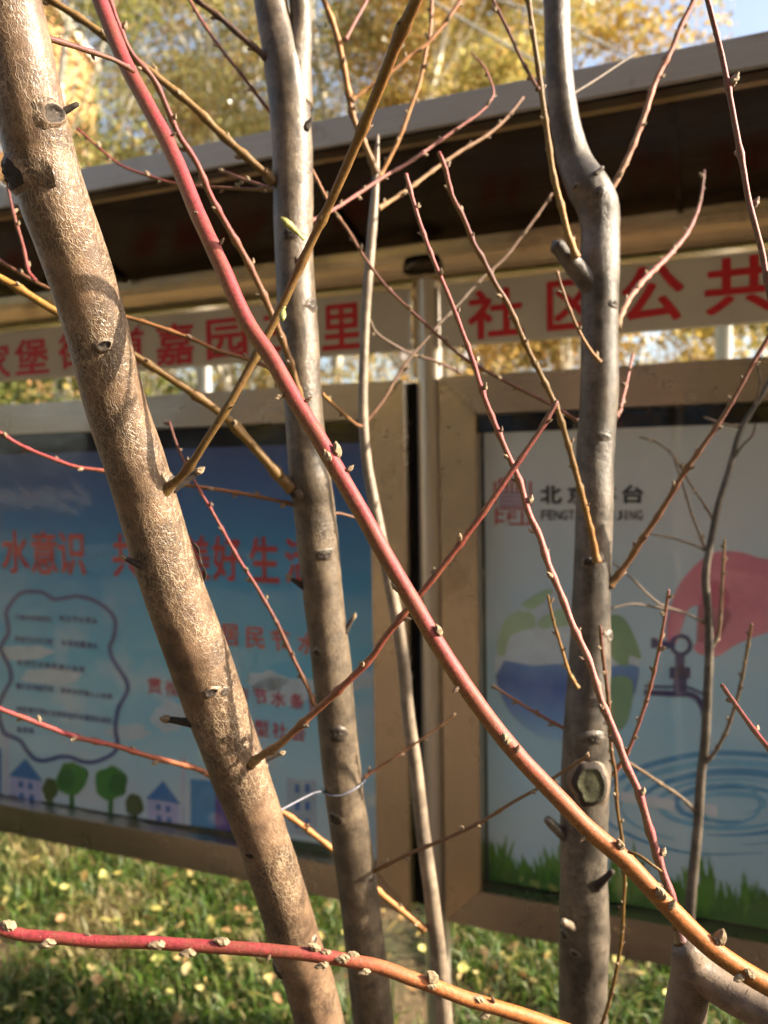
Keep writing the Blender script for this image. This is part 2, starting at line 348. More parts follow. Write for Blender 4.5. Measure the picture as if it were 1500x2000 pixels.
# ------------------------------------------------------------------ metals and sheets of the board
def brushed(name, c, rough=0.34, metal=0.9, axis=(2, 2, 260), streak=0.12, stain=None):
    m, nt, b = mat(name); tc = N(nt, 'ShaderNodeTexCoord'); mp = N(nt, 'ShaderNodeMapping'); mp.inputs['Scale'].default_value = axis
    nt.links.new(tc.outputs['Object'], mp.inputs[0]); n = noise_(nt, mp.outputs[0], 3, 3)
    r = ramp(nt, [(0.3, tuple(x * (1 - streak) for x in c)), (0.7, tuple(min(1, x * (1 + streak)) for x in c))]); nt.links.new(n.outputs[0], r.inputs[0])
    n2 = noise_(nt, tc.outputs['Object'], 7, 6, .7); out = r.outputs[0]
    if stain:
        r3 = ramp(nt, [(0.56, (0, 0, 0)), (0.72, (1, 1, 1))]); nt.links.new(n2.outputs[0], r3.inputs[0])
        out = mixc(nt, math_(nt, 'MULTIPLY', r3.outputs[0], 0.8), out, stain)
    nt.links.new(out, b.inputs['Base Color']); b.inputs['Metallic'].default_value = metal
    rr = N(nt, 'ShaderNodeMapRange'); rr.inputs[3].default_value = rough * .8; rr.inputs[4].default_value = rough * 1.3
    nt.links.new(n2.outputs[0], rr.inputs[0]); nt.links.new(rr.outputs[0], b.inputs['Roughness'])
    wv = noise_(nt, tc.outputs['Object'], 4.5, 2); bump_(nt, b, math_(nt, 'ADD', math_(nt, 'MULTIPLY', n.outputs[0], 0.02), wv.outputs[0]), 0.35, 0.012)
    return m
M['frame'] = brushed('brushed_steel', (0.55, 0.46, 0.37), 0.27, 1.0, (2, 2, 200), 0.16, (0.36, 0.29, 0.21))
M['frame_v'] = brushed('brushed_steel_upright', (0.62, 0.49, 0.36), 0.25, 1.0, (200, 200, 2), 0.16, (0.40, 0.30, 0.2))
M['post'] = brushed('tube_steel', (0.62, 0.54, 0.44), 0.34, 0.75, (60, 60, 1))
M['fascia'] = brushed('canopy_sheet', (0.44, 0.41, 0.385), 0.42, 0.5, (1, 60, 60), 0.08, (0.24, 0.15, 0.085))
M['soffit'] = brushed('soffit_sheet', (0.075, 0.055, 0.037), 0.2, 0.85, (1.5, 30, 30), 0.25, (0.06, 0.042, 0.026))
M['beam'] = brushed('beam_steel', (0.60, 0.47, 0.30), 0.24, 1.0, (3, 40, 40), 0.16, (0.2, 0.13, 0.07))
M['sign'] = plain('sign_enamel', (0.60, 0.54, 0.44), 0.45, var=0.10, scale=9)
M['gap'] = plain('shade_black', (0.006, 0.006, 0.006), 0.9)  # near-black stands for the shade in the post slot; also backs the cases
M['red'] = plain('red_vinyl', (0.60, 0.012, 0.02), 0.45, var=0.12, scale=60)
def glass():
    m, nt, b = mat('display_glass'); nt.nodes.remove(b)
    t = N(nt, 'ShaderNodeBsdfTransparent'); t.inputs[0].default_value = (0.99, 0.995, 0.995, 1)
    g = N(nt, 'ShaderNodeBsdfGlossy'); g.inputs['Roughness'].default_value = 0.04; fr = N(nt, 'ShaderNodeFresnel'); gm = N(nt, 'ShaderNodeNewGeometry'); mi = N(nt, 'ShaderNodeMapRange'); mi.inputs[3].default_value = 1.5; mi.inputs[4].default_value = 1 / 1.5; nt.links.new(gm.outputs['Backfacing'], mi.inputs[0]); nt.links.new(mi.outputs[0], fr.inputs[0])
    tc = N(nt, 'ShaderNodeTexCoord'); n = noise_(nt, tc.outputs['Object'], 9, 3, .5, 1.5); bp = N(nt, 'ShaderNodeBump'); bp.inputs['Strength'].default_value = 0.15; bp.inputs['Distance'].default_value = 0.004
    nt.links.new(n.outputs[0], bp.inputs['Height']); nt.links.new(bp.outputs[0], g.inputs['Normal'])
    mx = N(nt, 'ShaderNodeMixShader'); nt.links.new(fr.outputs[0], mx.inputs[0]); nt.links.new(t.outputs[0], mx.inputs[1]); nt.links.new(g.outputs[0], mx.inputs[2])
    nt.links.new(mx.outputs[0], nt.nodes['Material Output'].inputs[0]); return m
M['glass'] = glass()

board = empty('notice_board', BO, BRZ)
tag(board, 'long steel community notice board with canopy, red lettered sign and glazed display cases', 'notice board')
PZ_T = BL(860, 737)[1]; PZ_B = BL(880, 1800)[1]
UR0 = BL(859, 900, -.002)[0]; UL1 = BL(790, 900)[0]
FW = BL(931, 900)[0] - UR0                  # width of the frame bars
PW = 1.62
def bar(parent, a, b, c, d, y0, y1, m):     # a mitred bar: four corners in (along, height)
    q = [a, b, c, d]; V = [(u, y0, z) for u, z in q] + [(u, y1, z) for u, z in q]
    bm = bmesh.new(); vs = [bm.verts.new(v) for v in V]
    for f in ((0, 1, 2, 3), (7, 6, 5, 4), (0, 4, 5, 1), (1, 5, 6, 2), (2, 6, 7, 3), (3, 7, 4, 0)): bm.faces.new([vs[i] for i in f])
    bmesh.ops.recalc_face_normals(bm, faces=bm.faces[:]); bmesh.ops.bevel(bm, geom=bm.edges[:], offset=.0022, segments=2, affect='EDGES')
    me = bpy.data.meshes.new('frame_bar'); bm.to_mesh(me); bm.free(); me.materials.append(m)
    return link(bpy.data.objects.new('frame_bar', me), parent)
def case(u0, u1):
    e = bpy.data.objects.new('display_case', None); link(e, board); z0, z1, w, g = PZ_B, PZ_T, FW, .0006
    bar(e, (u0, z1), (u1, z1), (u1 - w - g, z1 - w), (u0 + w + g, z1 - w), -.005, .075, M['frame'])
    bar(e, (u0, z0), (u0 + w + g, z0 + w), (u1 - w - g, z0 + w), (u1, z0), -.005, .075, M['frame'])
    bar(e, (u0, z0 + g * 2), (u0, z1 - g * 2), (u0 + w, z1 - w - g), (u0 + w, z0 + w + g), -.005, .075, M['frame_v'])
    bar(e, (u1, z0 + g * 2), (u1 - w, z0 + w + g), (u1 - w, z1 - w - g), (u1, z1 - g * 2), -.005, .075, M['frame_v'])
    box('back_panel', u0 + w - .004, u1 - w + .004, .060, .072, z0 + w - .004, z1 - w + .004, M['gap'], e)
    box('glass_pane', u0 + w - .004, u1 - w + .004, .012, .016, z0 + w - .004, z1 - w + .004, M['glass'], e)
case(UR0, UR0 + PW); case(UL1 - PW, UL1)
# strip painted black for the shade in the gap between case and post
box('gap_shade_strip', UL1 + .002, BL(804, 900)[0], .045, .07, PZ_B + .004, PZ_T - .004, M['gap'], board)
# posts
def lathe(name, prof, m, parent, segs=28, loc=(0, 0, 0)):
    V = []; Fc = []
    for r, z in prof:
        for k in range(segs): a = 2 * math.pi * k / segs; V.append((loc[0] + r * math.cos(a), loc[1] + r * math.sin(a), loc[2] + z))
    for i in range(len(prof) - 1):
        for k in range(segs): k2 = (k + 1) % segs; Fc.append((i * segs + k, i * segs + k2, (i + 1) * segs + k2, (i + 1) * segs + k))
    o = mesh_obj(name, V, Fc, m, parent, True); return o
PR = .031; PTOP = BL(834, 520, .03)[1]
UP = (BL(806, 900)[0] + UR0) / 2 + .002
for u in (UP, UP - PW - .115, UP + PW + .115):
    po = lathe('post', [(PR, -.3), (PR, PTOP)], M['post'], board, 32, (u, .032, 0))
    lathe('flange', [(.0, -.028), (.05, -.028), (.066, -.02), (.070, -.004), (.066, .012), (.0, .014)], M['soffit'], po, 28, (u, .032, PTOP))
    rib = PR + .004
    box('rib', u - .05, u - .036, .05, .07, PZ_T + .01, PTOP - .03, M['frame_v'], po)
# canopy
UA, UB = UL1 - PW - .25, UR0 + PW + .25
SF = -.45                                    # the fascia stands this far in front of the cases
ZF1 = BL(750, 210, SF)[1]; ZF0 = BL(750, 265, SF)[1]; ZB = BL(860, 478, .0)[1]; ZB0 = BL(860, 540, -.02)[1]
can = bpy.data.objects.new('canopy', None); link(can, board)
box('fascia', UA, UB, SF, SF + .012, ZF0, ZF1, M['fascia'], can, .002)
box('roof_sheet', UA + .002, UB - .002, SF + .014, .30, ZF1 - .012, ZF1 - .002, M['fascia'], can)
def prism(name, prof, m, parent, u0, u1, smooth=False):
    n = len(prof); V = [(u0, y, z) for y, z in prof] + [(u1, y, z) for y, z in prof]
    Fc = [(i, (i + 1) % n, n + (i + 1) % n, n + i) for i in range(n)] + [tuple(range(n)), tuple(range(2 * n - 1, n - 1, -1))]
    o = mesh_obj(name, V, Fc, m, parent, smooth); bm = bmesh.new(); bm.from_mesh(o.data); bmesh.ops.recalc_face_normals(bm, faces=bm.faces[:]); bm.to_mesh(o.data); bm.free(); return o
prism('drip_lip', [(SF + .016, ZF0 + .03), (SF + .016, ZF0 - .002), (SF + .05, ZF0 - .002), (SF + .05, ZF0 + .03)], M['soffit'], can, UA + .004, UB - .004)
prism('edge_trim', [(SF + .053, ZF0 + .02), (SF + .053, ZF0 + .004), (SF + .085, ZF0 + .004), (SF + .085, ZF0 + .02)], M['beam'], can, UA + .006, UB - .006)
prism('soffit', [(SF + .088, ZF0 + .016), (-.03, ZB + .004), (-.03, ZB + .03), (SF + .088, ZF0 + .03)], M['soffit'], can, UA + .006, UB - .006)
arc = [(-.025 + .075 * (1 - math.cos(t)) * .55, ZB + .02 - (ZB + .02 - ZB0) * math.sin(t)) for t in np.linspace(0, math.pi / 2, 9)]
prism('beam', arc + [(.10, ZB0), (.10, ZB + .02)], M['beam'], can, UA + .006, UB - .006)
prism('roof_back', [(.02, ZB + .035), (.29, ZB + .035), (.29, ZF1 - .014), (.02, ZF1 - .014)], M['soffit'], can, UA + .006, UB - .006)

for k in range(6):                           # folded joints between the canopy sheets
    u = UA + .35 + k * .72
    box('seam', u - .004, u + .004, SF - .0025, SF - .0002, ZF0 + .001, ZF1 - .001, M['fascia'], can)
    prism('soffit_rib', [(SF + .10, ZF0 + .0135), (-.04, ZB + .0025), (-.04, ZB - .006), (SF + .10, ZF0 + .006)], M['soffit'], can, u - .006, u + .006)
# ------------------------------------------------------------------ lettering
FONT_CACHE = {}
def glyph(ch):
    if ch not in FONT_CACHE:
        cu = bpy.data.curves.new('glyph', 'FONT'); cu.body = ch; cu.size = 1; cu.resolution_u = 3; cu.fill_mode = 'FRONT'
        o = bpy.data.objects.new('glyph', cu); COL.objects.link(o); bpy.context.view_layer.update()
        dg = bpy.context.evaluated_depsgraph_get(); me = bpy.data.meshes.new_from_object(o.evaluated_get(dg))
        V = np.array([v.co[:2] for v in me.vertices]) if len(me.vertices) else np.zeros((0, 2)); Fc = [tuple(p.vertices) for p in me.polygons]
        COL.objects.unlink(o); bpy.data.objects.remove(o); bpy.data.meshes.remove(me); FONT_CACHE[ch] = (V, Fc)
    return FONT_CACHE[ch]
def lettering(items, m, parent, y, off=0.018, name='lettering', layer=None):
    """items: (char, px, py, w, h) in photograph pixels; flat print on the board plane at depth y"""
    V = []; Fc = []
    for ch, px, py, w, h in items:
        g, f = glyph(ch)
        if not len(g): continue
        u0, z0 = BL(px - w / 2, py + h / 2 , y); u1, z1 = BL(px + w / 2, py - h / 2, y)
        u0b, z0b = BL(px, py + h / 2, y); _, z1b = BL(px, py - h / 2, y)
        mn, mx = g.min(0), g.max(0); b = len(V); sz = np.maximum(mx - mn, .02)
        for k, (ox, oq) in enumerate(((0, 0), (1, .5), (-1, -.5), (.5, 1), (-.5, -1), (1, -.6), (-1, .6))):   # heavier strokes
            b = len(V); bo = off * .9
            for x, q in g: V.append((u0 + ((x - mn[0]) / sz[0] * (1 - 2 * bo) + bo + ox * bo) * (u1 - u0), y - .00004 * k, z0b + ((q - mn[1]) / sz[1] * (1 - 2 * bo) + bo + oq * bo) * (z1b - z0b)))
            Fc += [tuple(b + i for i in t) for t in f]
    return mesh_obj(name, V, Fc, m, parent)
def each_letter(items, m, parent, y, off=0.018):
    for it in items: lettering([it], m, parent, y, off, 'letter')
# sign boards
SGY = .0
def sign(u0, u1, z0, z1):
    o = box('sign_panel', u0, u1, SGY, SGY + .025, z0, z1, M['sign'], board, .002); return o
sz1 = BL(860, 557, SGY)[1]; sz0 = BL(860, 677, SGY)[1]
sgR = sign(UR0 + .004, UR0 + PW, sz0, sz1); sgL = sign(UL1 - PW, BL(797, 620)[0], sz0, sz1)
each_letter([('社', 968, 612, 108, 98), ('区', 1117, 594, 98, 98), ('公', 1275, 573, 122, 112), ('共', 1447, 556, 142, 112)], M['red'], sgR, SGY - .0015, .026)
each_letter([('家', -12, 706, 62, 72), ('堡', 62, 696, 64, 70), ('街', 146, 684, 62, 72), ('道', 250, 676, 62, 74), ('嘉', 341, 672, 72, 82), ('园', 443, 661, 78, 80), ('三', 545, 650, 66, 72), ('里', 667, 638, 76, 90)], M['red'], sgL, SGY - .0015, .024)

# ------------------------------------------------------------------ posters
PY = .052
def print_mat(name, c, var=.08): return plain('print_' + name, c, 0.5, var=var, scale=30)
PC = {k: print_mat(k, v) for k, v in dict(navy=(.05, .09, .30), title=(.62, .05, .045), crimson=(.50, .03, .10), roof=(.06, .22, .55), wall=(.50, .50, .78), winb=(.07, .19, .52),
     tree=(.07, .27, .045), tree2=(.045, .18, .04), olive=(.10, .13, .04), ground=(.02, .07, .025), tower=(.07, .30, .60), purple=(.09, .06, .34), pole=(.60, .64, .78), grey=(.46, .56, .66),
     cloud=(.58, .70, .79), ink=(.02, .02, .022), seal=(.55, .10, .10), seal2=(.38, .14, .30), globe=(.17, .27, .62), globe2=(.62, .74, .86), leaf=(.42, .62, .42), leaf2=(.22, .42, .24),
     hand=(.82, .28, .38), hand2=(.70, .17, .26), tap=(.05, .05, .20), ripple=(.10, .36, .66), ripple2=(.22, .54, .78), label=(.80, .84, .92), blade=(.09, .27, .03), blade2=(.05, .17, .02)).items()}
def poster_mat(name, stops, z0, z1, cloud, c0, cs=5.0):
    m, nt, b = mat(name); tc = N(nt, 'ShaderNodeTexCoord'); sp = N(nt, 'ShaderNodeSeparateXYZ'); nt.links.new(tc.outputs['Object'], sp.inputs[0])
    mr = N(nt, 'ShaderNodeMapRange'); mr.inputs[1].default_value = z0; mr.inputs[2].default_value = z1; nt.links.new(sp.outputs[2], mr.inputs[0])
    n = noise_(nt, tc.outputs['Object'], cs, 4, .5); zz = math_(nt, 'ADD', mr.outputs[0], math_(nt, 'MULTIPLY', math_(nt, 'SUBTRACT', n.outputs[0], .5), .16))
    r = ramp(nt, stops); nt.links.new(zz, r.inputs[0])
    n2 = noise_(nt, tc.outputs['Object'], cs * 1.3, 3, .45); r2 = ramp(nt, [(.52, (0, 0, 0)), (.66, (1, 1, 1))]); nt.links.new(n2.outputs[0], r2.inputs[0])
    cm = ramp(nt, c0); nt.links.new(mr.outputs[0], cm.inputs[0])
    nt.links.new(mixc(nt, math_(nt, 'MULTIPLY', r2.outputs[0], cm.outputs[0]), r.outputs[0], cloud), b.inputs['Base Color'])
    b.inputs['Roughness'].default_value = .4; return m
pz0, pz1 = PZ_B + FW + .004, PZ_T - FW - .004
ptop = BL(940, 846, PY)[1]
def poster(u0, u1, zt, m, label, cat='poster'):
    e = empty('poster', BO, BRZ); tag(e, label, cat)
    box('sheet', u0, u1, PY, PY + .002, pz0, zt, m, e); return e
mL = poster_mat('poster_blue', [(0, (.66, .78, .86)), (.2, (.46, .74, .88)), (.42, (.14, .56, .80)), (.66, (.07, .40, .72)), (.84, (.07, .21, .52)), (1, (.07, .1, .30))], pz0, ptop, (.68, .74, .80), [(.2, (.8,) * 3), (.55, (.3,) * 3), (.7, (0, 0, 0))], 4.0)
mR = poster_mat('poster_pale', [(0, (.52, .70, .80)), (.2, (.50, .74, .88)), (.4, (.40, .70, .90)), (.62, (.56, .74, .88)), (.85, (.76, .81, .84)), (1, (.74, .77, .77))], pz0, ptop, (.80, .84, .86), [(.3, (.25,) * 3), (.8, (.5,) * 3)], 3.0)
pl = poster(UL1 - PW + FW + .004, UL1 - FW - .004, BL(300, 878, PY)[1], mL, 'dark blue water saving poster with red headline, bubble outline, houses and trees')
pr = poster(UR0 + FW + .004, UR0 + PW - FW - .004, ptop, mR, 'pale poster with globe, pink hand turning a tap, ripples and grass')
LAY = [0]
def flat(name, pts, m, parent, lay):        # a printed patch: outline in photograph pixels
    y = PY - .0005 * lay; V = [(u, y, z) for u, z in (BL(x, q, y) for x, q in pts)]
    bm = bmesh.new(); vs = [bm.verts.new(v) for v in V]; bm.faces.new(vs)
    bmesh.ops.triangulate(bm, faces=bm.faces[:]); me = bpy.data.meshes.new(name); bm.to_mesh(me); bm.free(); me.materials.append(m)
    return link(bpy.data.objects.new(name, me), parent)
def smooth_pts(p, closed=True, k=5):
    n = len(p); out = []
    for i in range(n if closed else n - 1):
        g = lambda j: np.array(p[j % n] if closed else p[min(max(j, 0), n - 1)], float)
        p0, p1, p2, p3 = g(i - 1), g(i), g(i + 1), g(i + 2)
        for j in range(k):
            t = j / k; out.append(tuple(.5 * (2 * p1 + (p2 - p0) * t + (2 * p0 - 5 * p1 + 4 * p2 - p3) * t * t + (3 * p1 - p0 - 3 * p2 + p3) * t ** 3)))
    if not closed: out.append(tuple(p[-1]))
    return out
def stroke(name, pts, w, m, parent, lay, closed=False):
    y = PY - .0005 * lay; pts = [np.array(q, float) for q in pts]; n = len(pts); V = []; Fc = []
    for i in range(n):
        a = pts[(i - 1) % n] if closed else pts[max(i - 1, 0)]; b = pts[(i + 1) % n] if closed else pts[min(i + 1, n - 1)]
        t = (b - a) / max(1e-6, np.linalg.norm(b - a)); nn = np.array((-t[1], t[0])); ww = w(i / max(1, n - 1)) if callable(w) else w
        for s in (-.5, .5): u, z = BL(*(pts[i] + nn * s * ww), y); V.append((u, y, z))
    for i in range(n if closed else n - 1): j = (i + 1) % n; Fc.append((2 * i, 2 * i + 1, 2 * j + 1, 2 * j))
    return mesh_obj(name, V, Fc, m, parent)
def ell(cx, cy, rx, ry, n=36, lump=0, seed=0, a0=0, a1=6.2832):
    return [(cx + rx * (1 + lump * noise.noise(Vector((math.cos(a) * 1.8 + seed, math.sin(a) * 1.8, seed)))) * math.cos(a), cy + ry * (1 + lump * noise.noise(Vector((math.cos(a) * 1.8 + seed, math.sin(a) * 1.8, seed)))) * math.sin(a)) for a in np.linspace(a0, a1, n, endpoint=False)]
# left poster: headline
each_letter([('节', -28, 1074, 50, 84), ('水', 30, 1078, 50, 84), ('意', 86, 1079, 48, 84), ('识', 140, 1081, 50, 84), ('共', 246, 1085, 50, 86), ('建', 312, 1087, 50, 86), ('美', 383, 1089, 52, 88), ('好', 443, 1091, 54, 88), ('生', 516, 1093, 56, 90), ('活', 585, 1096, 54, 90)], PC['title'], pl, PY - .002, .02)
each_letter([('倡', 350, 1228, 36, 40), ('导', 400, 1234, 36, 40), ('居', 448, 1240, 36, 42), ('民', 498, 1246, 36, 42), ('节', 547, 1251, 36, 42), ('水', 600, 1257, 36, 42)], PC['title'], pl, PY - .002, .02)
each_letter([('贯', 302, 1340, 27, 30), ('彻', 337, 1345, 27, 30), ('北', 385, 1348, 27, 30), ('京', 430, 1352, 27, 30), ('市', 472, 1356, 27, 31), ('节', 508, 1360, 27, 31), ('水', 544, 1365, 27, 31), ('条', 580, 1370, 27, 31), ('例', 616, 1374, 27, 31)], PC['crimson'], pl, PY - .002, .022)
each_letter([('节', 435, 1412, 27, 30), ('水', 472, 1417, 27, 30), ('型', 511, 1422, 28, 31), ('社', 546, 1427, 28, 31), ('会', 582, 1432, 28, 31)], PC['crimson'], pl, PY - .002, .022)
bub = [(250, 95), (320, 105), (390, 150), (460, 145), (560, 130), (660, 150), (740, 190), (810, 250), (845, 320), (835, 420), (805, 500), (820, 580), (870, 660), (920, 740), (935, 810), (905, 880), (870, 940), (850, 1030), (845, 1110), (860, 1210), (840, 1270), (760, 1320), (680, 1345), (600, 1340), (520, 1310), (440, 1305), (370, 1325), (300, 1335), (240, 1310), (190, 1250), (150, 1190), (90, 1160), (30, 1130), (0, 1050), (-10, 950), (10, 880), (50, 800), (80, 740), (70, 660), (40, 590), (5, 520), (20, 470), (60, 400), (55, 320), (45, 250), (80, 180), (140, 115), (190, 97)]
stroke('bubble_outline', smooth_pts([(x * .2667, y * .2667 + 1130) for x, y in bub]), 8, PC['navy'], pl, 3, True)
lines = [('了解水资源知识', 105, 280, 380, 300), ('树立节水观念', 432, 290, 715, 312), ('养成节水好习惯', 105, 440, 385, 465), ('珍惜每一滴水', 445, 470, 720, 495), ('使用节水器具减少浪费', 120, 612, 625, 668), ('一水多用循环用', 115, 785, 390, 812), ('保护水环境人人有责', 442, 815, 825, 868), ('自觉遵守用水法规争当节水模范好居民', 120, 952, 822, 1045), ('做表率', 120, 1105, 250, 1120)]
for s, x0, y0, x1, y1 in lines:
    n = len(s); cw = (x1 - x0) / n
    lettering([(c, (x0 + cw * (i + .5)) * .2667, 1130 + (y0 + (y1 - y0) * (i + .5) / n) * .2667, cw * .2667 * .84, 12) for i, c in enumerate(s)], PC['navy'], pl, PY - .0015, .03, 'text_line')
z3 = lambda x, y: (x * .3, 1450 + y * .3)
def fl3(name, pts, m, lay, par=None): return flat(name, [z3(*q) for q in pts], PC[m], par or pl, lay)
for dx, dy in ((0, 0), (895, 148)):
    fl3('printed_house_wall', [(65 + dx, 205 + dy), (268 + dx, 235 + dy), (268 + dx, 400 + dy), (65 + dx, 345 + dy)], 'wall', 2)
    fl3('printed_roof', [(165 + dx, 105 + dy), (55 + dx, 218 + dy), (282 + dx, 255 + dy)], 'roof', 3)
    for wx_, wy_ in ((120, 250), (182, 262), (125, 325), (190, 338)):
        fl3('printed_window', [(wx_ + dx, wy_ + dy), (wx_ + 32 + dx, wy_ + 5 + dy), (wx_ + 32 + dx, wy_ + 48 + dy), (wx_ + dx, wy_ + 42 + dy)], 'winb', 3)
for cx, cy, rx, ry, c, tb in ((325, 305, 52, 72, 'olive', 400), (465, 235, 100, 112, 'tree', 440), (718, 262, 102, 112, 'tree', 495), (875, 408, 58, 74, 'olive', 505)):
    fl3('printed_trunk', [(cx - 14, cy + ry * .7), (cx + 22, cy + ry * .7), (cx + 14, tb + 15), (cx - 12, tb + 10)], 'tree2' if c == 'tree' else 'olive', 2)
    fl3('printed_crown', ell(cx, cy, rx, ry, 30, .22, cx), c, 3)
    if c == 'tree': fl3('printed_crown_shade', ell(cx - 35 if cx < 600 else cx + 45, cy + 5, rx * .55, ry * .62, 24, .2, cx + 3), 'tree2', 4)
for x, w, y0 in ((45, 32, -80), (1195, 26, 95)): fl3('printed_pole', [(x - w / 2, y0), (x + w / 2, y0), (x + w / 2 - 6, 345 + x * .18), (x - w / 2 - 6, 335 + x * .18)], 'pole', 2)
fl3('printed_tower', [(1240, 238), (1410, 250), (1410, 590), (1240, 560)], 'tower', 2); fl3('printed_tower', [(1400, 330), (1560, 350), (1560, 620), (1400, 590)], 'purple', 3); fl3('printed_tower', [(-60, 30), (8, 40), (8, 345), (-60, 330)], 'winb', 2)
z4 = lambda x, y: (450 + x * .2067, 1450 + y * .2067)
flat('printed_tower', [z4(530, 335), z4(810, 360), z4(810, 900), z4(530, 850)], PC['grey'], pl, 2)
for r in range(3):
    for c in range(2): flat('printed_window', [z4(610 + c * 95, 390 + r * 165), z4(655 + c * 95, 395 + r * 165), z4(655 + c * 95, 480 + r * 165), z4(610 + c * 95, 475 + r * 165)], PC['winb'], pl, 3)
flat('printed_ground', smooth_pts([(-300, 1480), (-60, 1535), (40, 1562), (110, 1572), (200, 1590), (300, 1606), (400, 1622), (500, 1640), (570, 1640), (650, 1655), (725, 1690)], False) + [(735, 1720), (-300, 1520)], PC['ground'], pl, 5)
for cx, cy, rx, ry in ((45, 1275, 55, 14), (100, 1320, 60, 16), (520, 1330, 38, 20), (560, 1350, 60, 26), (250, 1430, 45, 14), (330, 1400, 34, 30), (690, 1330, 40, 20)):
    flat('printed_cloud', ell(cx, cy, rx, ry, 30, .35, cx), PC['cloud'], pl, 1)
# right poster
z5 = lambda x, y: (940 + x * .2667, 900 + y * .2667)
def seal():
    xs = [95, 130, 170, 210, 250, 290, 330, 365]
    for i, (x, a, b) in enumerate([(100, 150, 320), (135, 140, 220), (185, 150, 225), (225, 150, 225), (265, 150, 225), (310, 140, 225), (360, 150, 330), (110, 340, 465), (200, 380, 440), (300, 370, 465), (350, 400, 465)]):
        stroke('seal_stroke', [z5(x, a), z5(x, b)], 5.2, PC['seal'], pr, 2)
    for y, a, b in ((135, 130, 310), (235, 130, 330), (265, 130, 330), (295, 130, 330), (325, 130, 330), (350, 130, 320), (385, 110, 170), (380, 200, 260), (410, 200, 260), (440, 110, 170), (462, 200, 350)):
        stroke('seal_stroke', [z5(a, y), z5(b, y + 3)], 4.2, PC['seal2' if 230 < y < 330 else 'seal'], pr, 3)
seal()
each_letter([('北', 1076, 966, 42, 36), ('京', 1129, 966, 42, 36), ('丰', 1183, 965, 42, 36), ('台', 1236, 965, 42, 36)], PC['ink'], pr, PY - .002, .03)
en = 'FENGTAI BEIJING'; xs = np.linspace(1063, 1249, len(en))
lettering([(c, x, 1006, 11.5 if c != 'I' else 3.5, 19) for c, x in zip(en, xs) if c != ' '], PC['ink'], pr, PY - .002, .016, 'text_line')
flat('printed_globe', ell(1108, 1300, 142, 150, 48), PC['globe2'], pr, 1)
flat('printed_sea', ell(1108, 1300, 141, 149, 28, 0, 0, .02, 3.12) + [(985, 1290), (1040, 1300), (1100, 1296), (1170, 1305), (1230, 1296)], poster_mat('print_sea', [(0, (.36, .64, .88)), (.35, (.14, .32, .70)), (.7, (.05, .14, .50)), (1, (.15, .34, .66))], BL(1108, 1450, PY)[1], BL(1108, 1292, PY)[1], (.3, .45, .75), [(0, (.3,) * 3), (1, (.2,) * 3)], 9.0), pr, 2)
for pts in ([(985, 1215), (1010, 1195), (1040, 1198), (1045, 1225), (1020, 1232), (995, 1245), (985, 1280), (970, 1270)], [(1050, 1215), (1080, 1195), (1105, 1190), (1110, 1220), (1080, 1225), (1060, 1228)], [(1190, 1205), (1215, 1205), (1235, 1235), (1252, 1285), (1230, 1280), (1225, 1300), (1200, 1290), (1185, 1250)], [(1020, 1180), (1060, 1155), (1080, 1152), (1065, 1172), (1040, 1190)], [(1190, 1330), (1235, 1330), (1225, 1410), (1195, 1420)]):
    flat('printed_leaf', smooth_pts(pts), PC['leaf' if pts[0][0] < 1150 else 'leaf2'], pr, 3)
flat('printed_hand', smooth_pts([(2180, 985), (1760, 1050), (1600, 1085), (1500, 1092), (1445, 1078), (1392, 1080), (1352, 1110), (1322, 1150), (1306, 1200), (1302, 1250), (1318, 1258), (1332, 1225), (1345, 1190), (1378, 1180), (1418, 1185), (1428, 1205), (1412, 1235), (1385, 1250), (1357, 1258), (1362, 1275), (1400, 1282), (1440, 1258), (1500, 1235), (1620, 1200), (1760, 1185), (2180, 1180)]), PC['hand'], pr, 1)
flat('printed_finger_shade', smooth_pts([(1375, 1150), (1400, 1135), (1425, 1160), (1420, 1185), (1395, 1190), (1370, 1178)]), PC['hand2'], pr, 2)
stroke('printed_tap', ell(1330, 1260, 18, 18, 24), 8, PC['tap'], pr, 3, True)
for pts, w in (([(1284, 1256), (1318, 1262)], 13), ([(1328, 1275), (1328, 1310)], 18), ([(1328, 1306), (1328, 1350)], 26), ([(1308, 1314), (1348, 1314)], 22), ([(1260, 1340), (1300, 1342), (1340, 1342), (1375, 1356)], 5), ([(1258, 1352), (1310, 1355), (1345, 1356), (1362, 1364), (1372, 1382), (1376, 1402)], 11), ([(1278, 1246), (1278, 1266)], 12)):
    stroke('printed_tap', smooth_pts(pts, False) if len(pts) > 2 else pts, w, PC['tap'], pr, 4)
for k, (rx, ry, w) in enumerate(((70, 20, 5), (105, 34, 6), (140, 48, 5), (175, 62, 7), (215, 80, 6), (255, 98, 5), (60, 40, 3))):
    a0 = RNG.uniform(0, 6); stroke('printed_ripple', ell(1425, 1570, rx, ry, 50, .05, k, a0, a0 + 4.6 + .3 * k), lambda t, w=w: w * (.3 + 1.9 * math.sin(math.pi * t)), PC['ripple' if k % 2 else 'ripple2'], pr, 1 if k % 2 else 2)
for a, b, c, d in ((1212, 1545, 1318, 1562), (1340, 1563, 1402, 1574)):
    flat('printed_label', [(a, b), (c, d), (c, d + 22), (a, b + 20)], PC['label'], pr, 5)
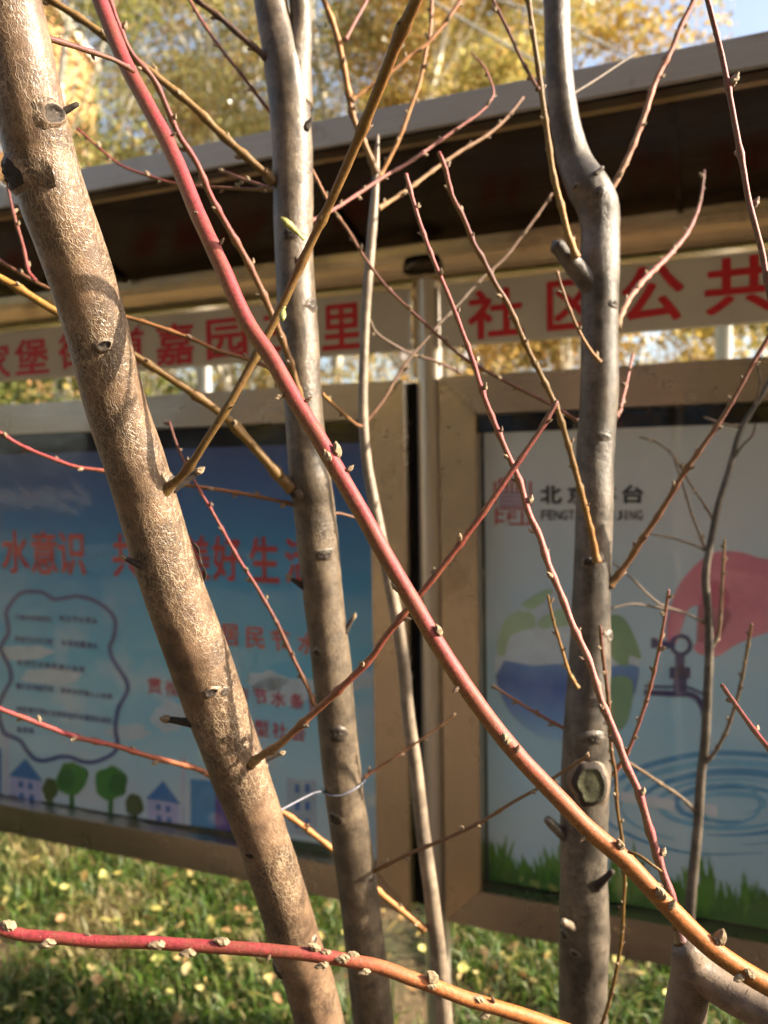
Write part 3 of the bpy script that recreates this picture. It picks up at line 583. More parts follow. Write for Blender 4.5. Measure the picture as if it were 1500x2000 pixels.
def grass_print():
    for lay, c, h0, n in ((1, 'blade', 150, 1450), (2, 'blade2', 100, 1350)):
        y = PY - .0005 * lay; V = []; Fc = []
        for i in range(n):
            x = random.uniform(925, 2500); base = 1742 + (x - 945) * .171; h = h0 * random.uniform(.35, 1) * (1 + (x - 945) / 3000) * (.75 + .5 * noise.noise(Vector((x * .015, lay, 0)))); w = random.uniform(2.5, 6)
            q = [(x - w, base), (x + w, base), (x + w * .3 + random.uniform(-6, 6), base - h * .65), (x + random.uniform(-14, 14), base - h)]
            b = len(V); yy = y - .00001 * i / n * 20
            for p in q: u, z = BL(*p, yy); V.append((u, yy, max(z, pz0 + .0005)))
            Fc += [(b, b + 1, b + 2), (b, b + 2, b + 3)]
        V = [(min(max(u, UR0 + FW + .005), UR0 + PW - FW - .005), yy, z) for u, yy, z in V]
        o = mesh_obj('printed_grass', V, Fc, PC[c], pr); o['kind'] = 'stuff'
grass_print()

# ------------------------------------------------------------------ foreground trees
RED, DRED, ORG, OLV, PNK, BRN, GRY, TAN = (.23, .027, .034), (.10, .02, .021), (.36, .115, .022), (.145, .078, .018), (.28, .095, .085), (.145, .06, .03), (.12, .09, .065), (.2, .12, .058)
GRN = (.20, .13, .035)
def bud_mesh(seed, m, plump):
    rr = random.Random(seed); V = []; Fc = []; prof = [(.35, 0), (.75, .14), (1, .34), (.98, .52), (.74, .74), (.42, .92)]; sg = 8
    for i, (r, z) in enumerate(prof):
        for k in range(sg):
            a = 6.283 * (k + .5 * (i % 2)) / sg; q = r * .27 * plump * (1 + (.20 if (k + i) % 2 else -.14) * rr.uniform(.5, 1.2))
            V.append((q * math.cos(a), q * math.sin(a) * .85, z + rr.uniform(-.035, .035)))
    V.append((rr.uniform(-.05, .05), 0, 1.06)); e = len(V) - 1; V.append((0, 0, -.05)); n = len(prof)
    for k in range(sg):
        k2 = (k + 1) % sg; Fc.append((e + 1, k2, k)); Fc.append((e, (n - 1) * sg + k, (n - 1) * sg + k2))
        for i in range(n - 1): Fc.append((i * sg + k, i * sg + k2, (i + 1) * sg + k2, (i + 1) * sg + k))
    me = bpy.data.meshes.new('bud'); me.from_pydata(V, [], Fc); me.materials.append(m); me.update(); return me
BUDS = [bud_mesh(i, M['bud'], 1.0 + .1 * (i % 3)) for i in range(4)]; BUDD = [bud_mesh(10 + i, M['bud_dark'], .85) for i in range(3)]
def put_bud(parent, pos, direc, size, dark=False):
    o = link(bpy.data.objects.new('bud', random.choice(BUDD if dark else BUDS)), parent)
    o.location = pos; o.rotation_mode = 'QUATERNION'; o.rotation_quaternion = direc.to_track_quat('Z', 'Y') @ Quaternion((0, 0, 1), random.uniform(0, 6))
    o.scale = (size,) * 3; return o
SEED = [0]
def branch(tree, pts, w, d, col, buds=46, bsize=.0055, rev=False, name='branch', side=GRN, dark=.25, m=None):
    """pts: pixel polyline from the tree outward; w, d, col run from base to tip"""
    if rev: pts = pts[::-1]
    L = [0]
    for a, b in zip(pts, pts[1:]): L.append(L[-1] + math.hypot(b[0] - a[0], b[1] - a[1]))
    T = [l / L[-1] for l in L]; it = lambda s, t: (s[0] + (s[-1] - s[0]) * t) if len(s) == 2 else float(np.interp(t, np.linspace(0, 1, len(s)), s))
    R = []
    for (x, y), t in zip(pts, T):
        dd = it(d, t); c = tuple(float(np.interp(t, np.linspace(0, 1, len(col)), [q[i] for q in col])) for i in range(3))
        R.append((P(x, y, dd), it(w, t) * (1 if w[0] > 24 else .9 if w[0] > 12 else .76) * dd / F / 2, c))
    tot = sum((b[0] - a[0]).length for a, b in zip(R, R[1:]))
    if tot > .05:                            # the collar where a shoot leaves its stem
        p0, r0, c0 = R[0]; dv = (R[1][0] - p0).normalized(); R = [(p0, r0 * 1.7, tuple(x * .6 for x in c0)), (p0 + dv * r0 * 1.6, r0 * 1.35, tuple(x * .7 for x in c0)), (p0 + dv * r0 * 3.4, r0 * 1.02, c0)] + R[1:]
    SEED[0] += 1; rr = random.Random(SEED[0])
    nodes = []
    if buds:
        n = max(2, int(L[-1] / buds)); nodes = [tot * (i + .6 + rr.uniform(-.22, .22)) / n for i in range(n)]
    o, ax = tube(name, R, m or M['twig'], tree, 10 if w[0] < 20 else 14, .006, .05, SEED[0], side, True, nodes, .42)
    for i, ns in enumerate(nodes):
        k = min(range(len(ax)), key=lambda j: abs(ax[j][2] - ns)); p, r, s, t, u, v = ax[k]; a = i * 2.399 + rr.uniform(-.4, .4)
        nr = u * math.cos(a) + v * math.sin(a); nr = (nr + Vector((rr.choice((-.9, .9)), 0, 0))).normalized(); nr = (nr - nr.dot(t) * t).normalized()
        put_bud(o, p + nr * r * .75, (t * .85 + nr * .8).normalized(), bsize * rr.uniform(.8, 1.5), rr.random() < dark)
        if rr.random() < .35: put_bud(o, p + nr * r * .7 + u * r * .5, (t * .6 + nr + u * .5).normalized(), bsize * rr.uniform(.6, .9), rr.random() < dark)
    return o, ax
def trunk(tree, pts, m, base, segs=40, lump=.035, name='trunk', step=.008):
    R = [(P(x, y, d), w * d / F / 2, (0.3, .2, .1)) for x, y, w, d in pts]
    if base is not None:
        last = R[-1]; b = Vector((base[0], base[1], -.05)); r = last[1]
        R += [(last[0].lerp(b, .35) + Vector((0, 0, .02)), r * 1.08, last[2]), (last[0].lerp(b, .75), r * 1.22, last[2]), (b, r * 1.7, last[2])]
    SEED[0] += 1
    return tube(name, R, m, tree, segs, step, lump, SEED[0])
def surf(ax, px, py):                        # the point of a stem's surface seen at a pixel, with the outward normal
    d = (P(px, py, 1) - CAM).normalized(); best = None
    for p, r, s, t, u, v in ax:
        w = p - CAM; k = w - w.dot(d) * d; k2 = k - 0 * t
        e = k.length
        if best is None or e < best[0]: best = (e, p, r, t, w.dot(d), k)
    e, p, r, t, dist, k = best; off = min(e, r * .97)
    q = CAM + d * (dist - math.sqrt(max(0, r * r - off * off))); n = (q - p); n = (n - n.dot(t) * t).normalized()
    return p + n * r, n, t, r
def bark_attr(o, seed=0.0):                  # bark coordinates for lumps that grow out of a stem
    me = o.data; c = np.zeros(len(me.vertices) * 3, 'f'); me.vertices.foreach_get('co', c)
    me.attributes.new('bark', 'FLOAT_VECTOR', 'POINT').data.foreach_set('vector', c + seed)
def knot(tree, ax, px, py, rad, ring=True, m=None):
    q, n, t, r = surf(ax, px, py); s = t.cross(n).normalized(); V = []; Fc = []; sg = 18; rd = rad * .9 / F * (q - CAM).length
    prof = [(1.75, -.22), (1.4, .04), (1.05, .26), (.86, .36), (.7, .3), (.58, .12), (.28, .1)] if ring else [(1.7, -.2), (1.3, .02), (1.0, .14), (.72, .22), (.5, .18), (.3, .24), (.12, .2)]
    SEED[0] += 1; rr = random.Random(SEED[0]); sx, sy = rr.uniform(1.0, 1.3), rr.uniform(.55, .85)
    for i, (a, z) in enumerate(prof):
        for k in range(sg):
            g = 6.283 * k / sg; w = rd * a * (1 + .38 * noise.noise(Vector((math.cos(g) * 1.7, math.sin(g) * 1.7, SEED[0] * 3.1))))
            pt = q + s * math.cos(g) * w * sx + t * math.sin(g) * w * sy
            dq = (pt - q).dot(s); pt -= n * (r - math.sqrt(max(r * r * .05, r * r - dq * dq)))       # follow the round stem
            V.append(pt + n * rd * (z + (rr.uniform(-.1, .1) if i > 1 else 0)))
    V.append(q + n * rd * (prof[-1][1])); e = len(V) - 1
    for i in range(len(prof) - 1):
        for k in range(sg): k2 = (k + 1) % sg; Fc.append((i * sg + k, i * sg + k2, (i + 1) * sg + k2, (i + 1) * sg + k))
    Fc += [((len(prof) - 1) * sg + k, (len(prof) - 1) * sg + (k + 1) % sg, e) for k in range(sg)]
    bm_ = next(c for c in tree.children if c.name.startswith('trunk')).data.materials[0]
    o = mesh_obj('knot', V, Fc, bm_, tree, True); me = o.data; me.materials.append(M['knot']); me.materials.append(M['knot_rim']); bark_attr(o)
    for p in me.polygons:
        mv = min(p.vertices) // sg
        p.material_index = (2 if 2 <= mv < 3 else 1 if mv >= 3 else 0) if ring else (1 if mv >= 2 and (m is None or mv >= 3) and rr.random() < .9 else 0)
    return o
def stub(tree, ax, px, py, ex, ey, w, tip='bud', m=None, fwd=.0):
    q, n, t, r = surf(ax, px, py); dd = (q - CAM).dot(RC @ Vector((0, 0, -1))); e = P(ex, ey, dd - fwd); rr = w * dd / F / 2; SEED[0] += 1
    a = q - n * (r * .7 if w > 16 else rr * .6)
    o, x = tube('stub', [(a, rr * 1.35, DRED), (a.lerp(e, .5), rr, BRN), (e, rr * .75, BRN)], m or M['knot'], tree, 9, .003, .12, SEED[0])
    bark_attr(o) if 'bark' not in o.data.attributes else None
    if tip == 'bud': put_bud(o, e - (e - a).normalized() * rr, (e - a).normalized(), rr * 3.2, False)
    return o

def tree(name, label, at): e = empty(name, (0, 0, 0)); tag(e, label, 'tree', 'young fruit trees in front of the board'); return e
# T1 leaning trunk, nearest
T1 = tree('fruit_tree', 'leaning tree with rough net-patterned bark, thickest of the stems', None)
p1 = [(-430, -1300, 40, .47), (-270, -850, 100, .49), (-62, -260, 130, .53), (12, 0, 130, .56), (55, 200, 132, .58), (78, 300, 133, .595), (105, 390, 132, .605), (145, 500, 128, .625), (190, 650, 122, .65), (228, 800, 116, .675), (262, 900, 118, .69), (292, 1000, 118, .705), (338, 1150, 118, .725), (386, 1280, 120, .745), (420, 1375, 118, .76), (464, 1500, 110, .78), (513, 1635, 98, .80), (550, 1750, 97, .83), (583, 1860, 97, .86), (624, 2000, 95, .90)]
o1, a1 = trunk(T1, p1, M['bark_net'], (.06, 1.0), 56, .03, step=.006)
# T2 straight trunk with a fork at the top
T2 = tree('fruit_tree', 'upright smooth-barked tree forking at its top, white string tied round it', None)
p2 = [(470, -1300, 14, .93), (482, -800, 40, .93), (505, -260, 58, .93), (520, -60, 60, .93), (535, 40, 66, .93), (556, 130, 80, .93), (569, 250, 80, .93), (572, 350, 78, .93), (574, 500, 76, .93), (584, 650, 75, .93), (594, 820, 76, .93), (606, 940, 82, .93), (614, 1000, 82, .94), (632, 1170, 78, .95), (652, 1340, 76, .96), (664, 1475, 76, .97), (687, 1650, 76, .98), (707, 1800, 77, 1.0), (730, 2000, 80, 1.03)]
o2, a2 = trunk(T2, p2, M['bark_smooth'], (.03, 1.2), 44, .04)
R = [(P(572, 205, .935), .024, TAN), (P(580, 120, .93), .0165, TAN), (P(588, 50, .93), .0125, TAN), (P(584, -30, .93), .0115, TAN), (P(575, -250, .93), .010, TAN), (P(590, -700, .94), .007, TAN), (P(580, -1100, .94), .003, TAN)]
tube('limb', R, M['bark_smooth'], T2, 28, .006, .04, 33)
# thin pale stem
T4 = tree('fruit_tree', 'thin pale upright stem rising beside the board post', None)
p4 = [(738, 262, 5, 1.12), (735, 330, 13, 1.12), (731, 400, 17, 1.12), (727, 450, 19, 1.12), (718, 560, 19, 1.12), (712, 660, 18, 1.12), (709, 800, 19, 1.12), (716, 900, 21, 1.12), (728, 970, 22, 1.12), (752, 1090, 23, 1.12), (779, 1230, 25, 1.12), (790, 1310, 25, 1.12), (797, 1390, 25, 1.12), (812, 1500, 26, 1.12), (825, 1620, 28, 1.12), (843, 1750, 30, 1.12), (857, 1875, 32, 1.13), (868, 2000, 34, 1.14)]
o4, a4 = trunk(T4, p4, M['bark_pale'], (.12, 1.25), 22, .05)
# T3 kinked grey trunk
T3 = tree('fruit_tree', 'grey tree kinked near the canopy with a mossy sawn stub low down', None)
p3 = [(1090, -1300, 12, 1.0), (1070, -800, 34, 1.0), (1080, -260, 48, 1.0), (1087, 0, 51, 1.0), (1089, 100, 52, 1.0), (1095, 180, 55, 1.0), (1106, 255, 58, 1.0), (1122, 315, 66, 1.0), (1148, 365, 80, .99), (1166, 400, 80, .99), (1172, 450, 74, .99), (1172, 520, 74, .98), (1171, 600, 71, .98), (1171, 750, 72, .98), (1163, 870, 74, .98), (1161, 1000, 71, .97), (1156, 1150, 73, .97), (1152, 1280, 79, .97), (1147, 1400, 88, .96), (1145, 1500, 96, .96), (1141, 1600, 92, .96), (1140, 1700, 90, .96), (1141, 1825, 96, .97), (1141, 2000, 93, .99)]
o3, a3 = trunk(T3, p3, M['bark_grey'], (.30, 1.05), 44, .05)
# far slender stem at the right
T5 = tree('fruit_tree', 'slender grey sapling with fine side twigs before the tap poster', None)
p5 = [(1560, 600, 6, 1.3), (1500, 750, 9, 1.3), (1470, 800, 10, 1.3), (1445, 845, 11, 1.3), (1425, 915, 12, 1.3), (1405, 980, 13, 1.3), (1390, 1050, 14, 1.3), (1378, 1125, 15, 1.3), (1384, 1200, 16, 1.3), (1385, 1270, 17, 1.3), (1382, 1350, 17, 1.3), (1377, 1450, 18, 1.3), (1369, 1520, 18, 1.3), (1362, 1625, 19, 1.3), (1350, 1750, 20, 1.3), (1342, 1880, 21, 1.3), (1335, 2000, 22, 1.3)]
o5, a5 = trunk(T5, p5, M['bark_grey'], (.48, 1.3), 16, .05)
# forked limb at the lower right, the source of the long red branch
T6 = tree('fruit_tree', 'arching limb with long red and orange shoots, cropped at the lower corner', None)
p6 = [(1336, 1842, 50, .60), (1346, 1868, 68, .60), (1348, 1915, 78, .605), (1336, 2000, 80, .61), (1326, 2200, 74, .62), (1320, 2400, 78, .63)]
o6, a6 = trunk(T6, p6, M['bark_fork'], (.24, .66), 36, .05)
R = [(P(1338, 1880, .60), .0115, TAN), (P(1375, 1905, .597), .0130, TAN), (P(1425, 1938, .588), .0130, TAN), (P(1500, 1980, .572), .0128, TAN), (P(1600, 2035, .55), .0120, TAN), (P(1720, 2110, .52), .011, TAN), (P(1900, 2180, .5), .009, TAN)]
o6b, a6b = tube('limb', R, M['bark_fork'], T6, 32, .006, .05, 41)

# --- branches: the long red one first
bA, axA = branch(T6, [(1715, 2095), (1600, 1985), (1500, 1925), (1450, 1895), (1375, 1840), (1290, 1755), (1220, 1680), (1150, 1620), (1090, 1558), (1035, 1501), (992, 1452), (951, 1400), (904, 1334), (850, 1250), (800, 1165), (750, 1080), (700, 990), (665, 930), (625, 860), (575, 780), (530, 700), (480, 625), (435, 525), (385, 415), (350, 330), (320, 265), (285, 200), (250, 135), (220, 65), (195, 0), (110, -220)],
    [41, 39, 36, 34, 33, 33, 33, 32, 31, 30, 29], [.53, .54, .55, .56, .57, .585, .60, .62, .66, .70, .74], [ORG, ORG, (.36, .11, .03), (.28, .06, .045), RED, RED, RED, RED, RED, (.2, .04, .045)], buds=0, side=(.25, .14, .035))
def bud_at(o, ax, px, py, dx, dy, size, fwd=.2, dark=False):
    q, n, t, r = surf(ax, px, py); dv = (RC @ Vector((dx, -dy, fwd))).normalized(); put_bud(o, q - n * size * .12, dv, size * .95, dark)
for x, y, dx, dy, s in ((672, 895, -.15, -1, .017), (645, 900, -.5, -.8, .013), (680, 918, .6, -.6, .010), (555, 775, -.5, .2, .012), (600, 775, .8, -.5, .009), (770, 1160, -.5, -.6, .011), (860, 1240, -.3, -1, .013), (900, 1345, -.6, .5, .009), (990, 1452, -.4, -.9, .013), (1000, 1462, .3, -.9, .009), (1140, 1630, -.6, .5, .008), (1222, 1662, -.3, -.6, .012), (1300, 1758, -.4, -.7, .015), (1296, 1765, .4, -.8, .011), (1412, 1845, .1, -1, .017), (1395, 1840, -.5, -.8, .010), (1450, 1905, -.8, .2, .011), (1470, 1905, -.7, -.6, .013), (430, 490, .6, -.8, .009), (335, 268, .8, -.3, .008), (390, 420, -.8, -.2, .006)):
    bud_at(bA, axA, x, y, dx, dy, s * .8, dark=(s < .0095))
tube('leaf_stalk', [(P(1228, 1664, .53), .0012, OLV), (P(1250, 1672, .52), .001, OLV), (P(1275, 1690, .515), .001, OLV), (P(1292, 1702, .515), .0008, OLV)], M['twig'], bA, 6, .003, .1, 3)
# bottom red branch with fat pale buds
bB, axB = branch(T6, [(1322, 2330), (1240, 2120), (1150, 2035), (1060, 1997), (1010, 1980), (960, 1965), (900, 1947), (850, 1927), (800, 1910), (750, 1891), (700, 1880), (625, 1867), (530, 1857), (430, 1850), (350, 1845), (280, 1840), (200, 1840), (115, 1832), (50, 1827), (0, 1815), (-120, 1780), (-300, 1720)],
    [34, 30, 28, 27, 26, 25, 24, 23, 22, 18], [.60, .55, .53, .52, .52, .52, .52, .52, .52, .52], [ORG, ORG, ORG, (.46, .15, .05), RED, RED, RED, RED, RED], buds=0, side=(.24, .10, .035))
for x, y, dx, dy, s in ((40, 1812, -.9, -.5, .013), (25, 1806, -.7, -.6, .012), (105, 1840, -.95, .15, .014), (315, 1845, -.95, -.1, .014), (380, 1862, -.95, .1, .014), (455, 1840, -.9, -.35, .013), (622, 1852, -.7, -.5, .012), (648, 1858, -.9, -.2, .009), (635, 1880, -.95, .2, .012), (690, 1872, -.8, -.1, .012), (712, 1866, -.9, -.5, .010), (725, 1897, -.95, .2, .011), (795, 1893, -.8, -.3, .007), (845, 1915, -.5, -.7, .013), (858, 1930, -.6, -.2, .008), (950, 1955, -.9, -.4, .010), (962, 1958, -.3, -.9, .007), (950, 1975, -.9, .4, .010), (525, 1864, -.5, .8, .006), (175, 1826, -.9, -.4, .006)):
    bud_at(bB, axB, x, y, dx, dy, s * .86, .22, dark=(s < .0075))
# T1's shoots
bC, axC = branch(T1, [(318, 962), (352, 932), (378, 900), (400, 865), (445, 795), (500, 695), (545, 610), (600, 490), (650, 385), (700, 270), (750, 148), (780, 70), (815, -5), (880, -180)], [19, 17, 18, 18, 19, 22, 25, 28, 29], [.69, .664, .658, .65, .63, .60, .56, .52, .49], [BRN, OLV, OLV, (.27, .12, .03), (.30, .10, .03), (.24, .09, .03)], buds=150, bsize=.005, side=(.15, .11, .02), dark=.6)
branch(T1, [(488, 1492), (520, 1470), (545, 1455), (610, 1395), (670, 1340), (725, 1285), (750, 1248), (800, 1185), (850, 1125), (900, 1060), (945, 1000), (1000, 920), (1055, 840), (1088, 784)], [17, 15, 14, 13, 11], [.76, .73, .71, .70, .70], [TAN, RED, RED, RED, DRED], buds=85, bsize=.006)
branch(T1, [(85, 72), (150, 92), (225, 118), (262, 140)], [13, 9], [.60, .66], [DRED, DRED], buds=60, bsize=.005)
# T2's shoots
K = dict(bsize=.006)
branch(T2, [(590, 792), (570, 720), (550, 660), (525, 600), (505, 555), (480, 505), (440, 435), (410, 380), (385, 320), (350, 265), (330, 220), (300, 155), (250, 92), (200, -40)], [15, 14, 13, 12, 11], [.91, .85, .8, .76, .72], [OLV, BRN, RED, DRED, RED], buds=60, **K)
branch(T2, [(572, 955), (545, 930), (515, 895), (475, 850), (435, 810), (380, 770), (320, 730), (265, 695), (190, 650), (108, 608), (50, 572), (0, 543), (-120, 480)], [22, 19, 17, 17, 16], [.92, .90, .86, .84, .82], [OLV, OLV, OLV, (.36, .18, .03), (.36, .18, .03)], buds=95, side=(.2, .13, .02), **K)
branch(T2, [(570, 742), (520, 716), (480, 700), (425, 685), (375, 662), (290, 632), (240, 617), (170, 590), (95, 563), (50, 540), (0, 510), (-80, 460)], [11, 10, 9], [.93, .93, .9], [BRN, (.36, .15, .05), BRN, DRED], buds=55, **K)
branch(T2, [(68, 548), (55, 528), (45, 480), (30, 430), (20, 388), (14, 350)], [9, 7], [.905, .9], [RED, DRED], buds=38, name='twig', **K)
branch(T2, [(585, 990), (560, 982), (505, 970), (450, 960), (370, 948), (290, 935), (205, 920), (150, 912), (100, 895), (45, 872), (0, 845), (-60, 800)], [10, 10, 9], [.93, .92, .86], [BRN, (.34, .14, .06), RED, RED], buds=50, **K)
branch(T2, [(622, 1388), (612, 1372), (600, 1340), (570, 1280), (540, 1215), (500, 1145), (465, 1090), (440, 1045), (415, 1000), (380, 940), (350, 880), (330, 822)], [11, 10, 8, 6], [.945, .93, .92, .92], [BRN, DRED, RED, DRED], buds=42, **K)
branch(T2, [(535, 358), (520, 340), (435, 265), (380, 210), (300, 145), (205, 72), (165, 42), (100, 0), (-60, -110)], [17, 16, 15], [.92, .86, .82], [OLV, (.2, .11, .03), OLV], buds=62, side=(.12, .08, .02), **K)
branch(T2, [(520, 112), (470, 70), (425, 30), (385, 0), (300, -80)], [13, 11], [.92, .9], [(.07, .04, .03), (.07, .04, .03)], buds=45, side=(.05, .03, .02), **K)
branch(T2, [(534, 228), (505, 190), (475, 150), (435, 100), (400, 50), (370, 0), (320, -90)], [9, 7], [.94, .98], [RED, PNK], buds=36, **K)
branch(T2, [(712, 1518), (750, 1492), (800, 1460), (850, 1425), (890, 1394)], [8, 5], [.97, .97], [DRED, BRN], buds=30, name='twig', **K)
branch(T2, [(722, 1706), (750, 1692), (800, 1667), (875, 1636), (940, 1605), (1000, 1568), (1050, 1540), (1100, 1507), (1150, 1475)], [10, 9, 8], [.98, .92, .86], [DRED, DRED, DRED, BRN], buds=52, **K)
branch(T2, [(606, 432), (650, 410), (690, 385), (750, 345), (795, 320), (845, 285), (895, 250), (935, 222), (955, 200), (964, 178), (945, 130), (920, 104)], [10, 9, 5], [.95, 1.05, 1.1], [PNK, PNK, PNK], buds=34, **K)
branch(T2, [(535, 370), (475, 350), (435, 333)], [9, 6], [.95, 1.0], [PNK, PNK], buds=22, name='twig', **K)
branch(T2, [(538, 372), (420, 366), (350, 360), (300, 347), (240, 325), (200, 295), (150, 250)], [8, 6], [.96, 1.05], [TAN, RED, RED], buds=36, name='twig', **K)
branch(T2, [(640, 1003), (665, 1003), (690, 1010), (730, 1020)], [8, 6], [.95, .98], [BRN, BRN], buds=0, name='twig')
branch(T2, [(612, 470), (630, 790 - 20), (690, 825), (706, 832)][1:], [8, 9], [.97, 1.11], [(.4, .2, .06), BRN], buds=30, name='twig', **K)
# thin stem's shoots
Kf = dict(bsize=.0065)
branch(T4, [(829, 1815), (780, 1775), (745, 1746), (700, 1705), (650, 1660), (600, 1620), (550, 1585), (470, 1545), (410, 1515), (380, 1500), (300, 1480), (230, 1458), (150, 1440), (100, 1422), (55, 1405), (0, 1384), (-90, 1345)], [13, 12, 11, 10], [1.12, 1.08, 1.0, .92], [(.46, .2, .06), (.46, .19, .05), (.40, .13, .05), RED, RED], buds=48, **Kf)
branch(T4, [(736, 340), (720, 300), (690, 230), (682, 190), (670, 125), (655, 60), (632, 0), (600, -80)], [13, 13, 12], [1.12, 1.08, 1.05], [TAN, (.46, .2, .06), (.46, .2, .06)], buds=48, **Kf)
branch(T4, [(687, 196), (720, 172), (765, 140), (800, 110), (832, 87), (865, 50), (900, 0), (940, -60)], [10, 9], [1.08, 1.1], [(.46, .22, .08), (.46, .2, .08), PNK], buds=34, **Kf)
branch(T4, [(738, 352), (750, 330), (780, 270), (800, 215), (820, 160), (832, 100), (840, 65), (843, 10), (848, -60)], [10, 9, 7], [1.12, 1.12], [(.42, .2, .07), (.42, .2, .07), PNK], buds=30, **Kf)
branch(T4, [(738, 408), (790, 375), (850, 330), (900, 295), (950, 265), (990, 230), (1022, 190)], [11, 7], [1.13, 1.25], [(.34, .2, .09), BRN], buds=32, **Kf)
branch(T4, [(712, 828), (750, 780), (770, 745), (800, 700), (835, 660), (860, 630), (890, 600), (940, 545), (985, 505), (1020, 460), (1050, 420), (1078, 378)], [9, 8, 6], [1.13, 1.25], [BRN, GRY, BRN], buds=42, **Kf)
branch(T4, [(720, 625), (740, 655), (800, 690), (850, 705), (900, 730)], [8, 6], [1.13, 1.2], [GRY, DRED], buds=40, **Kf)
branch(T4, [(675, 78), (695, 40), (717, 0), (735, -40)], [8, 7], [1.07, 1.12], [PNK, PNK], buds=0, name='twig')
# kinked tree's shoots
branch(T3, [(1125, 503), (1110, 460), (1095, 400), (1080, 340), (1070, 270), (1060, 200), (1050, 125), (1040, 60), (1032, 0), (1020, -90)], [14, 12, 11], [.955, .92, .9], [(.45, .22, .05), OLV, OLV], buds=55, side=(.16, .11, .02), **K)
branch(T3, [(1051, 175), (1020, 120), (995, 65), (965, 5), (940, -50)], [9, 8], [.91, .95], [DRED, DRED], buds=34, **K)
branch(T3, [(1166, 1097), (1157, 1050), (1145, 1000), (1125, 925), (1110, 870), (1090, 805), (1070, 760), (1050, 720), (1025, 670), (995, 600), (965, 550), (940, 500), (925, 475), (905, 425), (882, 380), (870, 330), (857, 298)], [13, 12, 11, 10], [.94, .90, .86, .83], [(.4, .18, .05), OLV, OLV, DRED, RED], buds=44, side=(.17, .11, .02), **K)
branch(T3, [(1190, 388), (1195, 370), (1230, 300), (1257, 230), (1280, 160), (1310, 100), (1330, 50), (1355, 0), (1390, -80)], [13, 11, 10], [.985, 1.0, 1.0], [TAN, (.45, .17, .12), RED], buds=34, **K)
branch(T3, [(1190, 1145), (1225, 1100), (1250, 1060), (1290, 1000), (1335, 925), (1370, 875), (1405, 825), (1435, 775), (1470, 710), (1500, 660), (1540, 590)], [14, 11, 9], [.96, .92, .9], [BRN, DRED, DRED, RED], buds=50, **K)
branch(T3, [(1205, 640), (1210, 622), (1225, 590), (1250, 555), (1280, 525), (1310, 495), (1345, 450), (1367, 395), (1376, 332)], [13, 12, 9, 4], [.985, 1.08, 1.15, 1.2], [TAN, PNK, PNK, DRED], buds=22, **K)
branch(T3, [(1203, 815), (1210, 805), (1222, 755), (1236, 692)], [10, 7], [.985, 1.06], [PNK, PNK], buds=24, name='twig', **K)
branch(T3, [(1172, 708), (1150, 680), (1130, 645), (1105, 585), (1087, 528)], [9, 7], [.945, .93], [(.42, .2, .06), BRN], buds=30, name='twig', **K)
branch(T3, [(1128, 822), (1075, 790), (1010, 757), (950, 725), (900, 695), (850, 650), (790, 595), (750, 555), (710, 500), (680, 450), (645, 400), (610, 332)], [9, 8, 7], [.965, 1.0, 1.02], [DRED, DRED, DRED, (.42, .2, .1)], buds=44, **K)
branch(T3, [(1128, 1343), (1110, 1310), (1095, 1260), (1080, 1210), (1070, 1163)], [9, 7], [.925, .88], [(.4, .22, .08), OLV], buds=30, name='twig', dark=.5, **K)
branch(T3, [(1110, 1427), (1060, 1400), (1010, 1370), (962, 1338)], [9, 7], [.96, 1.0], [PNK, PNK, (.5, .3, .2)], buds=40, name='twig', **K)
branch(T3, [(1196, 1515), (1225, 1470), (1245, 1420), (1265, 1360), (1280, 1300), (1295, 1225), (1306, 1152)], [9, 9, 7], [.95, .93, .9], [RED, PNK, PNK], buds=34, **K)
branch(T3, [(1150, 2040), (1175, 2000), (1190, 1955), (1205, 1890), (1215, 1820), (1217, 1770), (1220, 1715), (1215, 1640), (1205, 1575), (1202, 1510), (1195, 1475), (1190, 1400), (1185, 1340), (1177, 1280), (1172, 1222)], [9, 9, 9], [.95, .88, .86], [BRN, OLV, OLV, BRN, DRED], buds=26, dark=.4, side=(.16, .11, .02), bsize=.0045)
branch(T3, [(1118, 184), (1165, 155), (1210, 125), (1243, 104)], [7, 5], [1.03, 1.1], [GRY, GRY], buds=0, name='twig')
# right-hand sapling's twigs
def tw(pts, w=(7, 5), d=(1.3, 1.28), col=(GRY, GRY), b=38): branch(T5, pts, list(w), list(d), list(col), buds=b, name='twig', bsize=.006, side=(.15, .11, .07))
tw([(1394, 1018), (1382, 995), (1345, 940), (1315, 890), (1280, 862), (1250, 854)]); tw([(1377, 1072), (1350, 1000), (1330, 935), (1316, 895)])
tw([(1377, 1073), (1350, 1062), (1310, 1050), (1266, 1042)], b=0); tw([(1377, 1216), (1340, 1198), (1295, 1183), (1270, 1165), (1230, 1125), (1198, 1100)], b=0)
tw([(1303, 1190), (1260, 1182), (1230, 1180), (1195, 1188)], b=0); tw([(1392, 1264), (1405, 1230), (1411, 1130), (1415, 1053)], (8, 6), col=(GRY, OLV), b=28)
tw([(1372, 1500), (1395, 1470), (1415, 1435), (1435, 1380), (1450, 1320), (1468, 1218)], (9, 7), (1.3, 1.2), (GRY, OLV), 30); tw([(1445, 833), (1415, 828), (1374, 814)], b=0)
tw([(1472, 798), (1485, 750), (1477, 704)], b=0); tw([(1428, 905), (1450, 870), (1470, 850), (1475, 828)], b=0); tw([(1357, 1583), (1330, 1557), (1290, 1530), (1245, 1500), (1215, 1482)], (9, 7), (1.3, 1.25), (GRY, OLV), 30)
